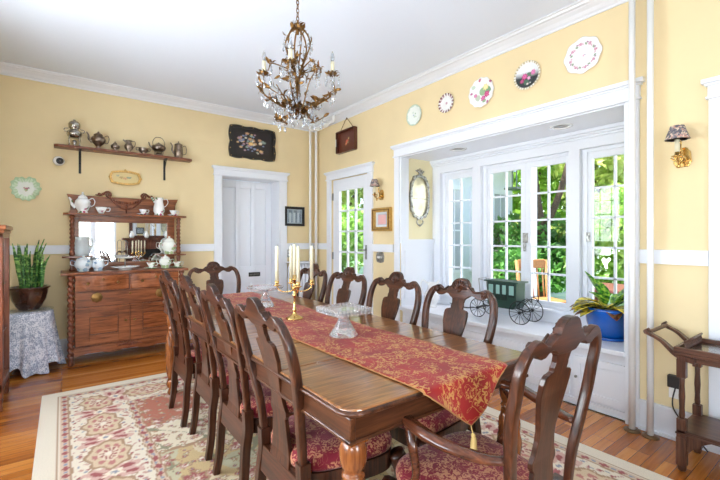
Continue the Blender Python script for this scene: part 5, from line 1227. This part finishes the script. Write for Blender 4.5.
for nm,cs in (('croton_green',((40,110,40),(90,165,50),(170,205,80))),('croton_yellow',((60,80,30),(200,180,40),(235,215,80))),('croton_red',((70,40,30),(150,80,50),(90,110,50)))):
    n=NT(nm); co=n.coord(scale=(30,30,30)); nz=n.n('TexNoise',i_Scale=1.3,i_Detail=1.); n.l(co,0,nz,0); r=n.ramp(nz,0,[(.4,srgb(*cs[0])),(.5,srgb(*cs[1])),(.62,srgb(*cs[2]))]); n.l(r,0,n.b,'Base Color'); n.b.inputs['Roughness'].default_value=.35
rs3=random.Random(8)
def bleaf(par,mat,az,el,L,w,z0=.22,r0=.02,curl=.5):
    vs=[];fs=[];n=9; d=Vector((cos(az),sin(az),0)); s=Vector((-sin(az),cos(az),0)); p=Vector((r0*cos(az),r0*sin(az),z0)); e=el
    for i in range(n+1):
        q=i/n; ww=w*(sin(PI*min(1,max(0,(q-.12)/.88)))**.8 if q>.12 else .04)+.002
        vs+= [tuple(p-s*ww+Vector((0,0,ww*.3))),tuple(p),tuple(p+s*ww+Vector((0,0,ww*.3)))]
        p=p+(d*cos(e)+Vector((0,0,1))*sin(e))*L/n; e-=curl/n*1.6
    for i in range(n):
        for j in range(2): a=i*3+j; fs.append((a,a+1,a+4,a+3))
    o=M().add(vs,fs,True).build('leaf',mat,par); sd=o.modifiers.new('s','SOLIDIFY'); sd.thickness=.0025
toL=math.atan2(.602,-.798)                                # towards image left
for (az,el,L,w,mt,cu_) in ((toL,.5,.24,.045,'croton_yellow',.7),(toL+.25,.15,.22,.04,'croton_yellow',.5),(toL-.5,.2,.22,.04,'croton_red',.5),(toL+.1,1.25,.30,.03,'croton_green',.3),(toL+PI*.9,1.1,.26,.055,'croton_green',.4),(toL+PI*.95,.65,.30,.065,'croton_green',.4),(toL+PI,.25,.24,.04,'croton_red',.5),(toL+PI*.5,.5,.2,.05,'croton_yellow',.8),(toL+PI*.6,.15,.2,.05,'croton_yellow',.5),(toL+PI*.4,.1,.18,.045,'croton_red',.5),(toL+.5,1.3,.22,.04,'croton_green',.3),(toL+PI*.75,.3,.2,.045,'croton_yellow',.5),(toL+PI*1.3,.5,.2,.045,'croton_green',.7),(toL+PI*1.6,.5,.2,.045,'croton_yellow',.7),(toL-.2,-.05,.2,.035,'croton_red',.3),(toL+PI*.3,.7,.18,.045,'croton_yellow',.7),(toL-.1,.8,.22,.045,'croton_yellow',.9),(toL+.15,.35,.25,.045,'croton_yellow',.6),(toL+PI*1.05,.9,.27,.06,'croton_green',.5),(toL+PI*.7,1.0,.24,.05,'croton_green',.5),(toL+PI*.1,1.1,.2,.04,'croton_green',.6),(toL-.35,.35,.22,.04,'croton_red',.5)):
    k_=1.15 if cos(az)<0 else 1.15-.75*cos(az)*cos(el)
    bleaf(cp,mt,az,el,L*k_,w*1.2,curl=cu_)
# ================================================================= MANTEL (seen in the sideboard mirror)
mt=thing('fireplace_mantel','dark wooden mantelpiece with overmantel mirror, seen reflected in the sideboard mirror','mantelpiece',(1.95,-2.0,0))
M().box(-.6,-.42,0,.2,0,1.2).box(.42,.6,0,.2,0,1.2).box(-.42,.42,0,.2,.95,1.2).build('surround','dark_wood',mt,bev=.006)
M().box(-.68,.68,0,.28,1.2,1.25).build('mantel_shelf','dark_wood',mt,bev=.008); M().box(-.42,.42,0,.06,0,.95).build('firebox','black_iron',mt)
M().box(-.5,.5,.0,.04,1.25,1.32).box(-.5,.5,0,.04,1.78,1.88).box(-.5,-.42,0,.04,1.32,1.78).box(.42,.5,0,.04,1.32,1.78).build('overmantel_frame','dark_wood',mt,bev=.005); M().box(-.42,.42,0,.02,1.32,1.78).build('overmantel_mirror','mirror',mt)
for k,(x,l) in enumerate(((1.5,'white vase at the left end of the mantel, seen in the sideboard mirror'),(1.85,'white vase in the middle of the mantel, seen in the sideboard mirror'),(2.35,'white vase at the right end of the mantel, seen in the sideboard mirror'))):
    tag(M().lathe([(0,0),(.04,0),(.06,.05),(.05,.12),(.025,.16),(.035,.19),(.03,.19),(.02,.16),(0,.15)],(0,0,0),20).build('vase','porcelain',loc=(x,-1.86,1.25)),l,'vase','white vases on the mantel')
# ================================================================= LIGHT
def area(name,loc,rot,sx,sy,e,col=(1,1,1)):
    l=bpy.data.lights.new(name,'AREA'); l.shape='RECTANGLE'; l.size=sx; l.size_y=sy; l.energy=e; l.color=col
    o=bpy.data.objects.new(name,l); C.objects.link(o); o.location=loc; o.rotation_euler=rot; return o
DAY=(.90,.95,1.0)
# fill lamps added at the invented left windows; tilted-up ones brighten the ceiling
for nm,y,w_,e1,e2 in (('left_rear',-.85,1.2,15,78),('left_front',1.25,1.4,14,100),('left_far',2.9,1.1,44,84)):
    area('daylight_'+nm,(-1.12,y,1.45),(0,-PI/2,0),1.6,w_,e1,DAY)
    area('ground_bounce_'+nm,(-1.30,y,.85),(0,-PI/2-.75,0),.8,w_,e2,(.88,.95,1.0))
area('daylight_front',(.65,-2.25,1.45),(PI/2,0,0),.95,1.6,4,DAY)
area('ground_bounce_front',(.65,-2.4,.85),(PI/2+.7,0,0),.95,.7,100,(.88,.95,1.0))  # added lamp outside the front window, tilted up to fill the ceiling
sun=bpy.data.lights.new('sun','SUN'); sun.energy=11; sun.angle=.02; sun.color=(1,.97,.9)
so=bpy.data.objects.new('sun',sun); C.objects.link(so); so.rotation_euler=Vector((-.45,.25,1)).to_track_quat('Z','Y').to_euler()
w=bpy.data.worlds.new('world'); bpy.context.scene.world=w; w.use_nodes=True; nt=w.node_tree; bg=nt.nodes['Background']
sky=nt.nodes.new('ShaderNodeTexSky'); sky.sky_type='NISHITA'; sky.sun_disc=False; sky.sun_elevation=.9; sky.sun_rotation=2.0; sky.air_density=.8; sky.dust_density=1.5
nt.links.new(sky.outputs[0],bg.inputs[0]); bg.inputs[1].default_value=.65
# ================================================================= CAMERA
cd=bpy.data.cameras.new('camera'); cam=bpy.data.objects.new('camera',cd); C.objects.link(cam)
cam.location=(0,0,1.25); cam.rotation_euler=(PI/2,0,math.radians(-37.03)); cd.sensor_width=36; cd.lens=19.765; cd.shift_y=-2/720; cd.clip_start=.05
sc=bpy.context.scene; sc.camera=cam
sc.view_settings.view_transform='Standard'; sc.view_settings.look='None'; sc.view_settings.gamma=1; sc.view_settings.use_curve_mapping=False; sc.view_settings.exposure=.3
